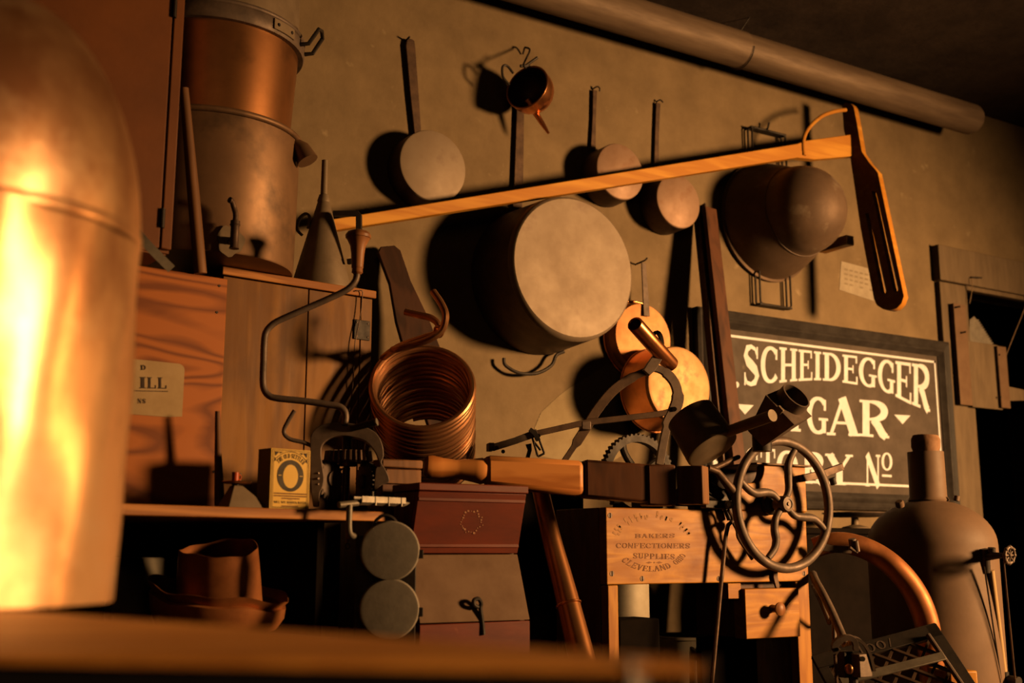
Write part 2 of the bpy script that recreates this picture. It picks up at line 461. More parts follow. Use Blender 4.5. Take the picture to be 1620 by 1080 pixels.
# door casing
t = Fr(PY(1505, 560, 0))
tr = MB()
xa = PY(1487, 450, -.025).x; xb = PY(1534, 520, -.025).x
zt = PY(1487, 388, -.03).z
tr.box((xa, -.025, 0), (xb, -.0005, ZD-.002))
struct('trim_1', tr, M['trim'], bevel=.003)
struct('trim_2', MB().box((xa-.012, -.04, ZD), (XD1+.16, -.0005, zt)).box((xb-.01, -.03, ZD-.02), (XD1, -.0005, ZD-.0005)), M['trim'], bevel=.003)
struct('trim_3', MB().box((XD1, -.025, 0), (XD1+.14, -.0005, ZD-.002)), M['trim'], bevel=.003)

# stovepipe along the wall under the ceiling
pe = PY(1540, 190, -.14); R_p = 24*pm(pe)
fr = Fr(pe)
o = thing('stovepipe', fr, 'long dusty stovepipe running along the top of the wall under the ceiling', 'pipe')
xl = fr.loc(PY(560, -60, -.14)).x; xj = fr.loc(PY(1172, 88, -.14)).x
Mx = axm((0,0,0), (-1,0,0))
mb = MB().lathe([(0,-.012),(R_p*.55,-.010),(R_p*.9,.004),(R_p,.02),(R_p,-xj-.003),(R_p*.985,-xj)], Mx, 40)
obj('pipe_section', mb, M['pipe'], o)
mb = MB().lathe([(R_p*.985,-xj),(R_p*1.03,-xj),(R_p*1.03,-xl)], Mx, 40)
obj('pipe_section', mb, M['pipe'], o)
fw = Fr(D(1170, 60, 4.05))
top = fw.loc(PZ(1187, -6, CZ))
jn = PY(1172, 88, -.14)
mb = MB()
pw = [V((pe.x+xj+.002, -.14 + (R_p*1.09)*math.cos(a), pe.z + (R_p*1.09)*math.sin(a))) for a in [math.radians(d) for d in range(-170, 100, 15)]]
topw = V((pe.x+xj+.03, -.16, CZ))
mb.tube(smooth([q - jn for q in pw] + [topw - jn], 3), .0022, 6)
single('hanging_wire', Fr(jn), mb, M['iron'], 'thin wire looped round the stovepipe and hung from the ceiling', 'wire')

# ------------------------------------------------------------------ pans on the wall
def nail(o, p, r=.003, l=.03):
    obj('nail', MB().tube([V(p)+V((0,.02,0)), V(p)+V((0,-l,.004))], r, 8), M['iron'], o)
def pan(name, label, cx, cy, rpx, t, base_mat, side_mat, handle=None, taper=1.03, hw=.02, r0=0.006, lip=None, htop=None, edge=.006):
    c = PY(cx, cy, -t)
    R = rpx * pm(c)
    fr = Fr(V((c.x, 0, c.z)))
    o = thing(name, fr, label, 'pan')
    A = axm((0,0,0), (0,-1,0))
    Rw = R*taper
    obj('pan_side', MB().lathe([(Rw*.97,r0),(Rw,r0),(R*1.001,t-edge)], A, 64), side_mat, o)
    obj('pan_base', MB().lathe([(R*1.001,t-edge),(R*.985,t-edge*.35),(R*.95,t),(0,t)], A, 64), base_mat, o)
    return o, fr, R, Rw
# broad long-handled pan
o, fr, R, Rw = pan('frying_pan', 'large round pan with long brown handle, highest and furthest left of the wall pans', 686, 262, 59, .085, M['pan'], M['panside'])
a = fr.p(649, 64, .012); b = fr.p(655, 150, .012); c = V((fr.p(661,208,.012).x, -.012, Rw*.96))
obj('handle', MB().strap([a+V((0,0,.004)), a, a-V((0,0,.02)), b, c], [.012,.026,.033,.030,.024], .008, (0,1,0)), M['ironbrown'], o, bevel=.002)
nail(o, fr.p(641, 66, .0))
# big stock pot with a strap handle
o, fr, R, Rw = pan('stock_pot', 'very large stock pot hung with its wide pale base facing the room', 909, 423, 117.5, .225, M['pan'], M['panside'], taper=1.05, edge=.02)
a = fr.p(823, 168, .012); 
obj('handle', MB().strap([a, V((fr.p(820,290,.012).x, -.012, fr.p(820,290,.012).z)), V((fr.p(818,300,.012).x,-.012,Rw*.98))], [.028,.034,.036], .006, (0,1,0)), M['ironbrown'], o, bevel=.0015, label='long flat iron strap handle')
pts = smooth([fr.p(797,566,.03), fr.p(800,578,.03), fr.p(822,590,.035), fr.p(850,590,.035), fr.p(872,578,.035), fr.p(880,562,.03), fr.p(892,556,.03)], 6)
obj('loop_handle', MB().tube(pts, .0055, 10), M['iron'], o)
# two small saucepans
o, fr, R, Rw = pan('saucepan', 'small saucepan with a brown base, partly behind the sloping wooden pole', 982, 271, 46, .10, M['panbrown'], M['panside'], taper=1.02)
a = fr.p(941, 143, .01); b = fr.p(938, 236, .01)
obj('handle', MB().strap([a, (a+b)/2, V((b.x,b.y,Rw*.96))], [.017,.014,.02], .005, (0,1,0)), M['ironbrown'], o, bevel=.001)
o['group'] = 'small saucepans hanging on the wall'
obj('hook', MB().tube(smooth([a+V((-.004,.005,.006)), a+V((.004,-.008,.012)), a+V((.012,-.012,.006)), a+V((.012,-.01,-.004))],4), .0025, 8), M['iron'], o)
o, fr, R, Rw = pan('saucepan', 'small saucepan with a pinkish base, hung right beside the top of the leaning boards', 1074, 318, 44, .10, M['panbrown'], M['panside'], taper=1.02)
a = fr.p(1041, 163, .01); b = fr.p(1037, 258, .01)
obj('handle', MB().strap([a, (a+b)/2, V((b.x,b.y,Rw*.96))], [.019,.017,.022], .005, (0,1,0)), M['ironbrown'], o, bevel=.001)
o['group'] = 'small saucepans hanging on the wall'
obj('hook', MB().tube(smooth([a+V((-.006,.005,.004)), a+V((.004,-.008,.010)), a+V((.014,-.01,.002))],4), .0025, 8), M['iron'], o)
# copper pan hung behind, its rim showing
o, fr, R, Rw = pan('copper_pan', 'shallow copper pan hung behind the copper saucepan, half hidden by the stock pot', 1018, 534, 57, .05, M['copperwarm'], M['copperwarm'], taper=1.09, edge=.03)
obj('rim', MB().torus(axm((0,-.008,0),(0,-1,0)), Rw, .004), M['copper'], o)
a = fr.p(1018, 416, .045); b = fr.p(1023, 500, .058)
obj('handle', MB().strap([a, (a+b)/2, b], [.018,.022,.026], .005, (0,1,0)), M['irondusty'], o, bevel=.001, label='flat grey iron handle')
obj('handle_hook', MB().tube([a+V((0,.05,.004)), a+V((0,-.01,.008)), a+V((.006,-.014,.016))], .003, 8), M['iron'], o)
# copper saucepan in front of it
c = PY(1076, 610, -.22); R = 64*pm(c); fr = Fr(V((c.x, 0, c.z)))
o = thing('copper_saucepan', fr, 'bright copper saucepan with its shiny round base turned to the light', 'pan')
A = axm((0,0,0),(0,-1,0))
obj('pan_side', MB().lathe([(R*1.02,.085),(R*1.06,.085),(R*1.06,.09),(R*1.0,.205)], A, 64), M['copper'], o)
obj('pan_base', MB().lathe([(R,.205),(R*.97,.217),(R*.9,.22),(0,.22)], A, 64), mat('worn_shiny_copper', (.66,.37,.16), (.55,.28,.11), .58, metal=.45, scale=14, bump=.05, spots=((.42,.20,.10), 16, .56, .68)), o)
obj('rim', MB().torus(axm((0,-.088,0),(0,-1,0)), R*1.06, .0035), M['copper'], o)
obj('wall_hook', MB().tube(smooth([V((R*1.02,0,.03)), V((R*1.0,-.06,.02)), V((R*1.0,-.09,.0)), V((R*1.05,-.10,.005))],4), .003, 8), M['iron'], o)

# still head (round kettle with two bail brackets)
c = PY(1213, 352, -.004); fr = Fr(V((c.x,0,c.z)))
R = 93*pm(c)
o = thing('still_head', fr, 'dark copper still head with a bulging round end, hung beside the slotted wooden paddle', 'still head')
A = axm((0,0,0),(0,-1,0))
obj('body', MB().lathe([(R*.96,.008),(R*1.04,.008),(R*1.04,.016),(R,.02),(R*.955,.06),(R*.87,.11),(R*.755,.165)], A, 72), M['kettle'], o)
rc = R*.735
prof = [(rc,.163)] + [(rc*math.cos(q), .18+rc*.98*math.sin(q)) for q in [math.radians(x) for x in range(0,90,6)]] + [(0,.18+rc*.98)]
prof.insert(1,(rc*1.02,.17))
obj('cap', MB().lathe(prof, A, 72), M['kettle'], o)
obj('seam', MB().torus(axm((0,-.168,0),(0,-1,0)), rc*1.02, .0022, 72), M['irondusty'], o)
q = fr.p(1356, 303, .285)
dn = (q - V((0,-.18,0))).normalized(); q = V((0,-.18,0)) + dn*rc*.985
obj('cap_hole', MB().tube([q - dn*.006, q + dn*.002], .007, 14), M['dark'], o)
for sgn, a0, a1, y in ((1, 1190, 1242, 210), (-1, 1206, 1254, 486)):
    e_ = R*1.02*sgn
    p1 = fr.p(a0, y, .02); p2 = fr.p(a1, y, .02)
    w = (p2.x-p1.x)/2; zc = (p1.z+p2.z)/2
    for yy in (-.012, -.034):
        pts = [V((-w,yy,e_*.9)), V((-w,yy,zc-sgn*.008)), V((-w*.85,yy,zc)), V((w*.85,yy,zc)), V((w,yy,zc-sgn*.008)), V((w,yy,e_*.9))]
        obj('handle_rod', MB().tube(pts, .0038, 8), M['iron'], o)
    obj('handle_bar', MB().box((-w*1.05,-.036,zc-.004),(w*1.05,-.010,zc+.004)), M['iron'], o, bevel=.001)
obj('hook', MB().tube([V((.0,.01,fr.p(1222,210,.02).z)), V((.0,-.03,fr.p(1222,207,.02).z)), V((.004,-.034,fr.p(1222,198,.02).z))], .004, 8), M['iron'], o)

# small copper ladle with a spout
c = PY(834, 138, -.125); fr = Fr(V((c.x, 0, c.z)))
o = thing('copper_ladle', fr, 'small copper ladle with a thin spout hanging from a hook on the wall', 'ladle')
ax = cv(-.50, .30, -.80).normalized()       # the way its mouth faces
C0 = fr.loc(c); axl = fr.dirl(ax); r_ = 37*pm(c)
A = axm(C0, -axl)
prof = [(r_*.945,.0),(r_,.0),(r_*1.0,.012)] + [(r_*math.cos(q)*1.0, .022+r_*1.05*math.sin(q)) for q in [math.radians(x) for x in range(6,90,9)]] + [(0,.022+r_*1.05)]
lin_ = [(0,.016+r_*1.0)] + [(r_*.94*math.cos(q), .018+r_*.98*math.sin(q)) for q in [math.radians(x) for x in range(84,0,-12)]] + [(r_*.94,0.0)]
obj('bowl_shade', MB().lathe(lin_, A, 48), M['panside'], o, label='inside of the bowl, its shade put into the colour')  # unlit hollow of the bowl painted as a dark inner skin
obj('bowl', MB().lathe(prof, A, 48), M['copper'], o)
obj('rim', MB().torus(axm(C0, axl), r_*.985, .0028), M['copperdull'], o)
s0 = fr.loc(PY(852,186,-.10)); s1 = fr.loc(PY(868,211,-.115))
obj('spout', MB().tube([s0+(s0-s1)*1.1, s0*.5+s1*.5, s1], [.013,.0076,.004], 12), M['copper'], o)
h0 = fr.loc(PY(826, 80, -.006))
top_in = C0 + fr.dirl(cv(-.15,.95,.1))*r_
obj('hook', MB().tube(smooth([h0+V((.003,0,-.012)), h0+V((0,-.015,.002)), h0+V((-.004,-.03,-.002)), h0+V((-.002,-.05,-.02)), top_in+V((0,0,.004)), top_in+V((.01,0,-.006))],5), .0032, 8), M['iron'], o)
obj('hinge_lug', MB().tube([top_in+V((.006,0,.0)), fr.loc(PY(850,91,-.13))], .0045, 8).tube([top_in+V((-.012,0,-.004)), top_in+V((.022,0,.004))], .005, 8), M['iron'], o)
l = [fr.loc(PY(x,y,-.10)) for x,y in ((812,116),(802,104),(795,106),(796,122),(806,134))]
obj('ring_handle', MB().tube(smooth(l,5), .004, 8), M['iron'], o)

# ------------------------------------------------------------------ wooden pole with slotted head
YF = -.172
fr = Fr(PY(1356, 231, YF))
o = thing('wooden_rake', fr, 'long pale wooden pole with a slotted paddle head, slanting across the hanging pans', 'rake')
def up_(p, d): return p + V((0,0,d))
hl = fr.p(520, 356); hr = fr.p(1268, 238); he = fr.p(1357, 231)
hh = .018
mb = MB()
P = [fr.p(520,347), fr.p(1262,227), fr.p(1276,222), fr.p(1350,212), fr.p(1357,214), fr.p(1358,246), fr.p(1290,252), fr.p(1262,249), fr.p(520,366)]
mb.prism(P, (0,.032,0))
obj('pole', mb, M['flail'], o, bevel=.003)
f2 = Fr(PY(1348, 232, YF), -76)
def L2(X, Y, off=0): return fr.loc(f2.O + f2.e*f2.p(1100+X/3, 140+Y/3, off).x - f2.n*f2.p(1100+X/3, 140+Y/3, off).y + V((0,0,f2.p(1100+X/3,140+Y/3,off).z)))
outer = [(697,80),(712,66),(740,72),(752,88),(768,170),(790,300),(826,352),(866,398),(990,985),(978,1020),(955,1044),(925,1052),(890,1046),(862,1028),(848,1000),(784,660),(736,330),(704,190)]
sl1 = [(806,590),(822,590),(905,960),(900,976),(886,974),(880,960)]
sl2 = [(838,486),(856,486),(962,950),(958,968),(944,966),(938,950)]
mb = MB().polyholes([[L2(*p) for p in outer], [L2(*p) for p in sl1], [L2(*p) for p in sl2]], fr.dirl(-f2.n*.034))
obj('paddle_head', mb, M['flail'], o, bevel=.0)
pts = smooth([fr.p(1272,246,.0), fr.p(1271,222,.0), fr.p(1280,202,.0), fr.p(1300,184,.0), fr.p(1322,176,.0), fr.p(1338,174,.0)], 6)
obj('bent_brace', MB().tube(pts, .0075, 10), M['flail'], o)
b0 = fr.p(1352, 377, 0)
obj('wall_bracket', MB().box((b0.x-.01, b0.y+.03, b0.z-.016), (b0.x+.03, -YF-.001, b0.z+.02)), M['flail'], o, bevel=.002)
obj('wall_peg', MB().tube([fr.p(700,328)+V((0,.02,-.0)), V((fr.p(700,328).x, -YF-.001, fr.p(700,328).z+.02))], .007, 8), M['stick'], o)

# note card
c = [PY(x,y,-.0015) for x,y in ((1331,413),(1388,428),(1388,478),(1328,458))]
f_ = Fr(PY(1350,440,0))
mb = MB().prism([f_.loc(q) for q in c], (0,.001,0))
card = single('note_card', f_, mb, M['tagpaper'], 'small grey paper card on the wall beside the slotted paddle', 'card')
mb = MB()
for k in range(4):
    for j in range(6):
        x0 = 1336 + j*8; y0 = 424 + k*7.5 + j*2.0
        if rnd.random() < .85:
            mb.face([f_.loc(PY(x,y,-.0022)) for x,y in ((x0,y0),(x0+5.5,y0+1.3),(x0+5.3,y0+4.2),(x0,y0+3))])
obj('faded_print', mb, mat('faded_grey_print', (.30,.23,.15), (.26,.2,.13), .8, bump=0), card)

# ------------------------------------------------------------------ sign
f_ = Fr(PY(1300, 640, 0))
o = thing('shop_sign', f_, 'large black framed wall sign with cream painted lettering', 'sign')
A0 = f_.loc(PY(1100, 486, -.02)); B0 = f_.loc(PY(1498, 541, -.02)); Zb = f_.loc(PY(1350, 806, -.02)).z
x0, x1, z1, z0 = A0.x, B0.x, (A0.z+B0.z)/2, Zb
fw_ = .062
obj('board', MB().box((x0+.01,-.014,z0+.01),(x1-.01,-.001,z1-.01)), M['sign'], o)
def rail(a, b):
    # a moulded strip from a to b; inner side is towards the board centre
    a = V(a); b = V(b); d = (b-a).normalized(); nn = V((0,-1,0))
    inn = nn.cross(d)
    cen = V(((x0+x1)/2, 0, (z0+z1)/2))
    if inn.dot(cen-(a+b)/2) < 0: inn = -inn
    prof = [(0,.002),(0,.030),(.010,.036),(.020,.030),(.026,.026),(.034,.034),(.044,.036),(.052,.026),(fw_,.018),(fw_,.002)]
    mb = MB(); rings = []
    for e, s_ in ((a, 1), (b, -1)):
        rings.append(mb.vs([e + inn*p[0] + d*(p[0]*s_) + nn*p[1] for p in prof]))
    for i in range(len(prof)):
        j = (i+1) % len(prof)
        mb.f([rings[0][i], rings[0][j], rings[1][j], rings[1][i]])
    mb.f(rings[0]); mb.f(rings[1][::-1])
    return mb
for a, b in (((x0,0,z1),(x1,0,z1)), ((x0,0,z0),(x1,0,z0)), ((x0,0,z0),(x0,0,z1)), ((x1,0,z0),(x1,0,z1))):
    obj('frame_rail', rail(a, b), M['signframe'], o, ang=50)
SY = .0152
il, ir, it_, ib = x0+fw_+.022, x1-fw_-.012, z1-fw_-.02, z0+fw_+.03
bw = .009
mb = MB()
for r4 in ((il,it_-bw,ir,it_),(il,ib,ir,ib+bw),(il,ib,il+bw,it_),(ir-bw,ib,ir,it_)):
    mb.face([(r4[0],-SY,r4[1]),(r4[2],-SY,r4[1]),(r4[2],-SY,r4[3]),(r4[0],-SY,r4[3])])
obj('border_line', mb, M['cream'], o)
def sp(X, Y): return f_.p(1080+X/3.0, 360+Y/3.0, SY)
def quad(xa, xb, ta, tb, ba, bb):
    def fn(x, y):
        X = xa+(xb-xa)*x; T = ta+(tb-ta)*x; B_ = ba+(bb-ba)*x
        return sp(X, B_+(T-B_)*y)
    return fn
row1 = [('J',150,232,533,541,742,748),('S',284,367,550,560,757,746),('C',370,458,558,568,742,734),('H',458,545,566,576,736,727),('E',549,618,577,585,728,724),('I',623,657,586,590,724,724),
        ('D',663,752,590,601,725,730),('E',757,833,601,610,734,746),('G',836,921,610,621,746,766),('G',926,1008,621,632,768,798),('E',1008,1088,632,643,800,842),('R',1086,1174,643,655,838,876)]
mb = MB()
for g in row1: glyph(mb, g[0], quad(*g[1:]))
d0 = [(255+13*math.cos(a), 745+15*math.sin(a)) for a in [i*math.pi/8 for i in range(16)]]
mb.face([sp(*q) for q in d0])
obj('lettering', mb, M['cream'], o, label='upper row of arched cream letters')
mb = MB()
for g in (('C',392,486,783,790,958,964),('I',512,560,790,795,965,968),('G',588,690,798,806,976,983),('A',686,838,802,812,984,990),('R',836,980,815,828,988,1000)): glyph(mb, g[0], quad(*g[1:]))
obj('lettering', mb, M['cream'], o, label='middle row of large cream letters')
for tri in (((1004,887),(1081,891),(1044,932)), ((252,836),(337,842),(296,886))):
    obj('pointer', MB().face([sp(*q) for q in tri]), M['cream'], o)
mb = MB()
for g in (('F',135,200,1036,1040,1194,1197),('A',205,285,1040,1044,1197,1200),('C',292,362,1044,1047,1200,1203),('T',368,440,1047,1051,1203,1206),('O',447,545,1055,1060,1207,1210),('R',566,672,1063,1070,1212,1217),('Y',680,808,1072,1078,1217,1224),('N',866,938,1074,1078,1226,1231),('O',944,994,1066,1069,1150,1154)):
    glyph(mb, g[0], quad(*g[1:]))
obj('lettering', mb, M['cream'], o, label='lowest row of cream letters')
obj('underline', MB().face([sp(*q) for q in ((946,1170),(992,1173),(992,1184),(946,1181))]), M['cream'], o)

# ------------------------------------------------------------------ leaning boards
for (tx,ty,bx,by,wd,mt,lb) in ((1106,322,1138,640,.040,'iron','dark iron channel bar leaning on the wall beside the brown leaning board'),
                          (1122,330,1160,668,.052,'oakdark','brown wooden board leaning on the wall against the left edge of the shop sign')):
    a = PY(tx, ty, -.035 if mt=='iron' else -.085); b = PY(bx, by, -.13 if mt=='iron' else -.23)
    d = (a-b).normalized(); k = b.z/d.z
    base = b - d*k
    fr = Fr(base)
    al = fr.loc(a)
    mb = MB()
    nrm = V((0,-1,0)); nrm = (nrm - d*nrm.dot(d)).normalized(); sd = d.cross(nrm)
    if mt == 'iron':
        for s_ in (-1, 1): mb.strap([sd*s_*wd*.42, al+sd*s_*wd*.42], wd*.18, .03, nrm)
        mb.strap([V((0,0,0))-nrm*.01, al-nrm*.01], wd*.9, .006, nrm)
        nm, ca = 'iron_bar', 'bar'
    else:
        mb.strap([V((0,0,0)), al], wd, .018, nrm)
        nm, ca = 'leaning_board', 'board'
    single(nm, fr, mb, M['ironbrown'] if mt=='iron' else M['oakdark'], lb, ca, bevel=.0015)
# ------------------------------------------------------------------ left: workbench and what stands on it
BY = 15.0
fb = Fr(D(410, 803, 2.02), BY)
ZB = fb.O.z                                   # top of the bench
fb.O.z = 0
ub0 = -.75; ub1 = fb.p(611, 812).x
TB = fb.m()
o = thing('workbench', fb, 'wooden workbench with a plank top and a lower shelf behind the foreground copper still', 'workbench')
th_ = .0185
obj('worktop', MB().box((ub0,0,ZB-th_),(ub1,.62,ZB)), M['plank'], o, bevel=.002)
ue = fb.p(563, 900).x
obj('side_panel', MB().box((ue-.018,.10,0),(ue,.60,ZB-th_)), M['dark'], o, bevel=.002)  # shade under the worktop put into this panel's colour
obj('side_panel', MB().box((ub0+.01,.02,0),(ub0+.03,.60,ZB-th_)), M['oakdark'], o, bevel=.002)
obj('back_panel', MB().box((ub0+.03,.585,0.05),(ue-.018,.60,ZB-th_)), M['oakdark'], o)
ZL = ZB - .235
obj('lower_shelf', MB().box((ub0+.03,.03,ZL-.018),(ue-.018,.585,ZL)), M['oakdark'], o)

# plywood box and big crate behind
CY = 7.0
fp = Fr(D(285, 797, 2.13), CY); fp.O.z = ZB
def topz(fr, px, py): return fr.p(px, py).z
o = thing('plywood_box', fp, 'orange plywood box with a torn printed paper label on its front', 'box')
xr = fp.p(351, 640).x; zt = fp.p(300, 432).z
obj('box_body', MB().box((-.42,0,0),(xr,.10,zt)), M['ply'], o, bevel=.002)
a, b = fp.p(196,566,.0015), fp.p(288,661,.0015)
lab = []
cr = .012
for cx, cz, q0 in ((b.x-cr, a.z-cr, 0), (a.x-.04, a.z, None), (a.x-.04, b.z, None), (b.x-cr*.4, b.z+cr*.4, 1)):
    if q0 is None: lab.append(V((cx,-.0015,cz)))
    elif q0 == 0: lab += [V((cx+cr*math.cos(t_),-.0015,cz+cr*math.sin(t_))) for t_ in [math.radians(x) for x in range(0,91,15)]]
    else: lab += [V((cx+cr*.4,-.0015,cz-cr*.4+.003)), V((cx-.02,-.0015,cz-cr*.4))][::-1]
# order the outline round its centre
cc = sum(lab, V())/len(lab)
lab.sort(key=lambda p: math.atan2(p.z-cc.z, p.x-cc.x))
lp = obj('paper_label', MB().prism(lab, (0,.001,0)), M['paper'], o)
mb = MB()
def lpx(x, y): return fp.p(200+x/3.375, 400+y/3.375, .0022)
def ltext(mb, c, xa, xb, yt, yb): glyph(mb, c, lambda x, y: lpx(xa+(xb-xa)*x, yb+(yt-yb)*y+ (xa+(xb-xa)*x-80)*.02))
ltext(mb,'D',76,104,598,624)
for c, xa, xb in (('I',70,104),('L',112,160),('L',168,216)): ltext(mb,c,xa,xb,662,722)
mb.face([lpx(40,733),lpx(222,737),lpx(222,741),lpx(40,737)])
ltext(mb,'N',60,80,778,802); ltext(mb,'S',84,104,778,802)
obj('print', mb, M['ink'], lp)
mb = MB()
for x, y in ((350,452),(346,494),(341,746)):
    p = fp.p(x-3, y); mb.tube([p+V((0,.002,0)), p+V((0,-.0012,0))], .0026, 8)
obj('nail_heads', mb, M['iron'], o)

fc = Fr(D(588, 715, 2.60), CY); fc.O.z = ZB
xr = fc.p(587, 600).x; xl = fc.p(345, 600).x; zt = fc.p(588, 470).z; ztop = fc.p(588, 463).z
o = thing('wooden_crate', fc, 'large brown wooden chest standing upright on the bench behind the hand drill', 'chest')
def cx_(px, py=560): return fc.p(px, py).x
seams = [cx_(484, 600), cx_(568, 600)]
xs = [xl] + seams + [xr]
lidz = fc.p(500, 458).z; 
for i in range(3):
    g = .0012
    obj('front_board', MB().box((xs[i]+g, 0, .012), (xs[i+1]-g, .014, lidz-.002)), M['crate'], o, bevel=.0012)
obj('body', MB().box((xl, .0145, 0), (xr, .26, lidz-.002)), M['crate'], o)
obj('lid', MB().box((xl-.004, -.006, lidz), (xr+.006, .27, lidz+.018)), M['plank'], o, bevel=.002)
ZC = fc.O.z + lidz + .018
p = fc.p(571, 522)
lt = obj('latch_plate', MB().box((p.x-.020,-.004,p.z-.023),(p.x+.022,-.0005,p.z+.023)), M['iron'], o, bevel=.001)
mb = MB()
for dx in (-.013,.016):
    for dz in (-.016,.016): mb.ball((p.x+dx,-.004,p.z+dz), .0026, (1,.5,1), 6)
obj('rivets', mb, M['irondusty'], lt)
w = [fc.p(x,y,.0105) for x,y in ((563,463),(572,462),(573,470),(570,500),(562,540),(560,570),(557,620),(552,650))]
w[0] = w[0]+V((0,.0,.004)); w[1] = w[1]+V((0,-.002,.003))
single('loose_wire', fc, MB().tube(smooth(w,5), .0013, 6), M['ironbrown'], 'thin wire hanging down the front of the large wooden chest', 'wire')

# stick standing beside the plywood box
fs = Fr(D(347, 792, 2.12)); fs.O.z = ZB
a = fs.loc(D(344, 650, 2.135)); b = V((.0,0,.003))
mb = MB().tube([b, b+V((0,0,.02)), a*.5+b*.5, a], [.0085,.0095,.007,.0045], 14)
single('wooden_peg', fs, mb, M['stick'], 'slim tapered wooden peg standing against the right edge of the plywood box', 'peg')

# cupboard at the upper left
ZPt = ZB + fp.p(300,432).z
fk = Fr(D(272, 395, 2.07), CY)
zb = fk.p(268, 398).z
o = thing('cupboard', fk, 'tall brown painted cupboard at the upper left, its door shut', 'cupboard')
xs1 = fk.p(254, 380).x; xe = fk.p(272, 380).x
# the edges are plumb
obj('carcass', MB().box((-.62,.012,zb-.001),(xe,.115,CZ-.3-fk.O.z)), M['cab'], o)
obj('door', MB().box((-.60,0,zb+.004),(xs1-.0015,.0115,CZ-.33-fk.O.z)), M['cab'], o, bevel=.002)
obj('stile', MB().box((xs1+.0015,0,zb+.004),(xe,.0115,CZ-.33-fk.O.z)), M['cab'], o, bevel=.002)
obj('plinth', MB().box((-.6,.016,ZPt-fk.O.z+.0005),(xe-.004,.11,zb-.001)), M['cab'], o)
for y in (345, 8):
    p = fk.p(254.5, y)
    p.x = xs1
    obj('hinge', MB().box((p.x-.005,-.003,p.z-.018),(p.x+.005,-.0002,p.z+.018)).tube([V((p.x,-.004,p.z-.018)),V((p.x,-.004,p.z+.018))],.003,8), M['iron'], o)

# flat bent strip on the plywood box, and the stick in front of the copper cans
fz = Fr(D(268, 424, 2.10))
pts = [fz.loc(D(205,345,1.97)), fz.loc(D(222,374,1.985)), fz.loc(D(246,400,2.01)), fz.loc(D(271,425,2.045))]
single('metal_strip', fz, MB().strap(smooth(pts,4), .016, .003, fz.dirl(cv(-.2,.4,-.9))), M['steel'], 'flat bent metal strip sticking out over the plywood box below the cupboard', 'strip')
fz = Fr(D(317, 434, 2.215)); fz.O.z = ZPt+.001
a = fz.loc(D(291, 140, 2.25)); 
single('leaning_pole', fz, MB().tube([V((0,0,0)), a*.4, a], [.0125,.012,.009], 14), M['stick'], 'worn wooden pole leaning upright between the cupboard and the copper cans', 'pole')

# copper can and the smaller one set into it
DT = 2.52
ct = D(328, 300, DT)
ft = Fr(V((ct.x, ct.y, ZC+.001)), CY)
rim_z = ft.loc(D(478, 218, DT)).z
RTK = .2
o = thing('copper_can', ft, 'tall copper can with a brass tap, standing on the large wooden chest', 'can')
obj('body', MB().lathe([(0,.0),(RTK*.955,0),(RTK*.965,.004),(RTK*.99,rim_z-.01),(RTK*.99,rim_z),(RTK*.96,rim_z),(RTK*.935,.01),(0,.01)], None, 72), M['copperdusty'], o)
obj('rim', MB().torus(Matrix.Translation((0,0,rim_z)), RTK*.995, .007, 72), M['copperdusty'], o)
# tap on the side towards the room
def ontank(px, py, out=0):
    r = ray(px, py); d0 = CAM - V((ct.x, ct.y, CAM.z)); 
    R_ = RTK*.975 + out
    a_ = r.x*r.x + r.y*r.y; b_ = 2*(r.x*d0.x + r.y*d0.y); c_ = d0.x*d0.x + d0.y*d0.y - R_*R_
    disc = b_*b_-4*a_*c_
    t_ = (-b_ - math.sqrt(max(disc,0)))/(2*a_)
    return ft.loc(CAM + r*t_)
c0 = ontank(364, 382); nn = V((c0.x, c0.y, 0)).normalized(); tg = V((-nn.y, nn.x, 0))
mb = MB()
pl_ = []
for i in range(26):
    a_ = 2*math.pi*i/26; rr = .031*(1+.09*math.sin(3*a_+1)+.06*math.sin(7*a_))
    q = c0 + tg*math.cos(a_)*rr*.9 + V((0,0,1))*math.sin(a_)*rr
    h = V((q.x,q.y,0)); pl_.append(V((h.normalized().x*RTK*.984, h.normalized().y*RTK*.984, q.z)))
mb.prism(pl_, nn*.003)
tp = obj('tap', MB().tube([c0+nn*.0, c0+nn*.03], .008, 12).tube([c0+nn*.03+V((0,0,.028)), c0+nn*.03+V((0,0,.024)), c0+nn*.03-V((0,0,.016)), c0+nn*.03-V((0,0,.022))], [.011,.0085,.0085,.010], 14).tube([c0+nn*.03+V((0,0,.027)), c0+nn*.03+V((0,0,.036))], .0095, 14), M['ironbrown'], o, label='old dark tap')
pts = smooth([c0+nn*.03+V((0,0,.034)), c0+nn*.03+V((0,0,.050)), c0+nn*.03+tg*-.004+V((0,0,.064)), c0+nn*.035+tg*-.010+V((0,0,.074)), c0+nn*.038+tg*-.016+V((0,0,.076))], 5)
obj('tap_lever', MB().tube(pts, [.0055]*(len(pts)-4)+[.0065]*4, 12), M['ironbrown'], tp)
obj('solder_patch', mb, M['tin'], o, label='rough grey solder patch round the tap')
q = ft.loc(D(478, 240, DT)); qd = V((q.x,q.y,0)).normalized()
s0 = qd*RTK*.97 + V((0,0,q.z+.012)); 
obj('spout', MB().tube([s0+V((0,0,.004)), s0+qd*.014+V((0,0,-.006)), s0+qd*.030+V((0,0,-.034))], [.016,.020,.024], 18), M['copperdusty'], o)
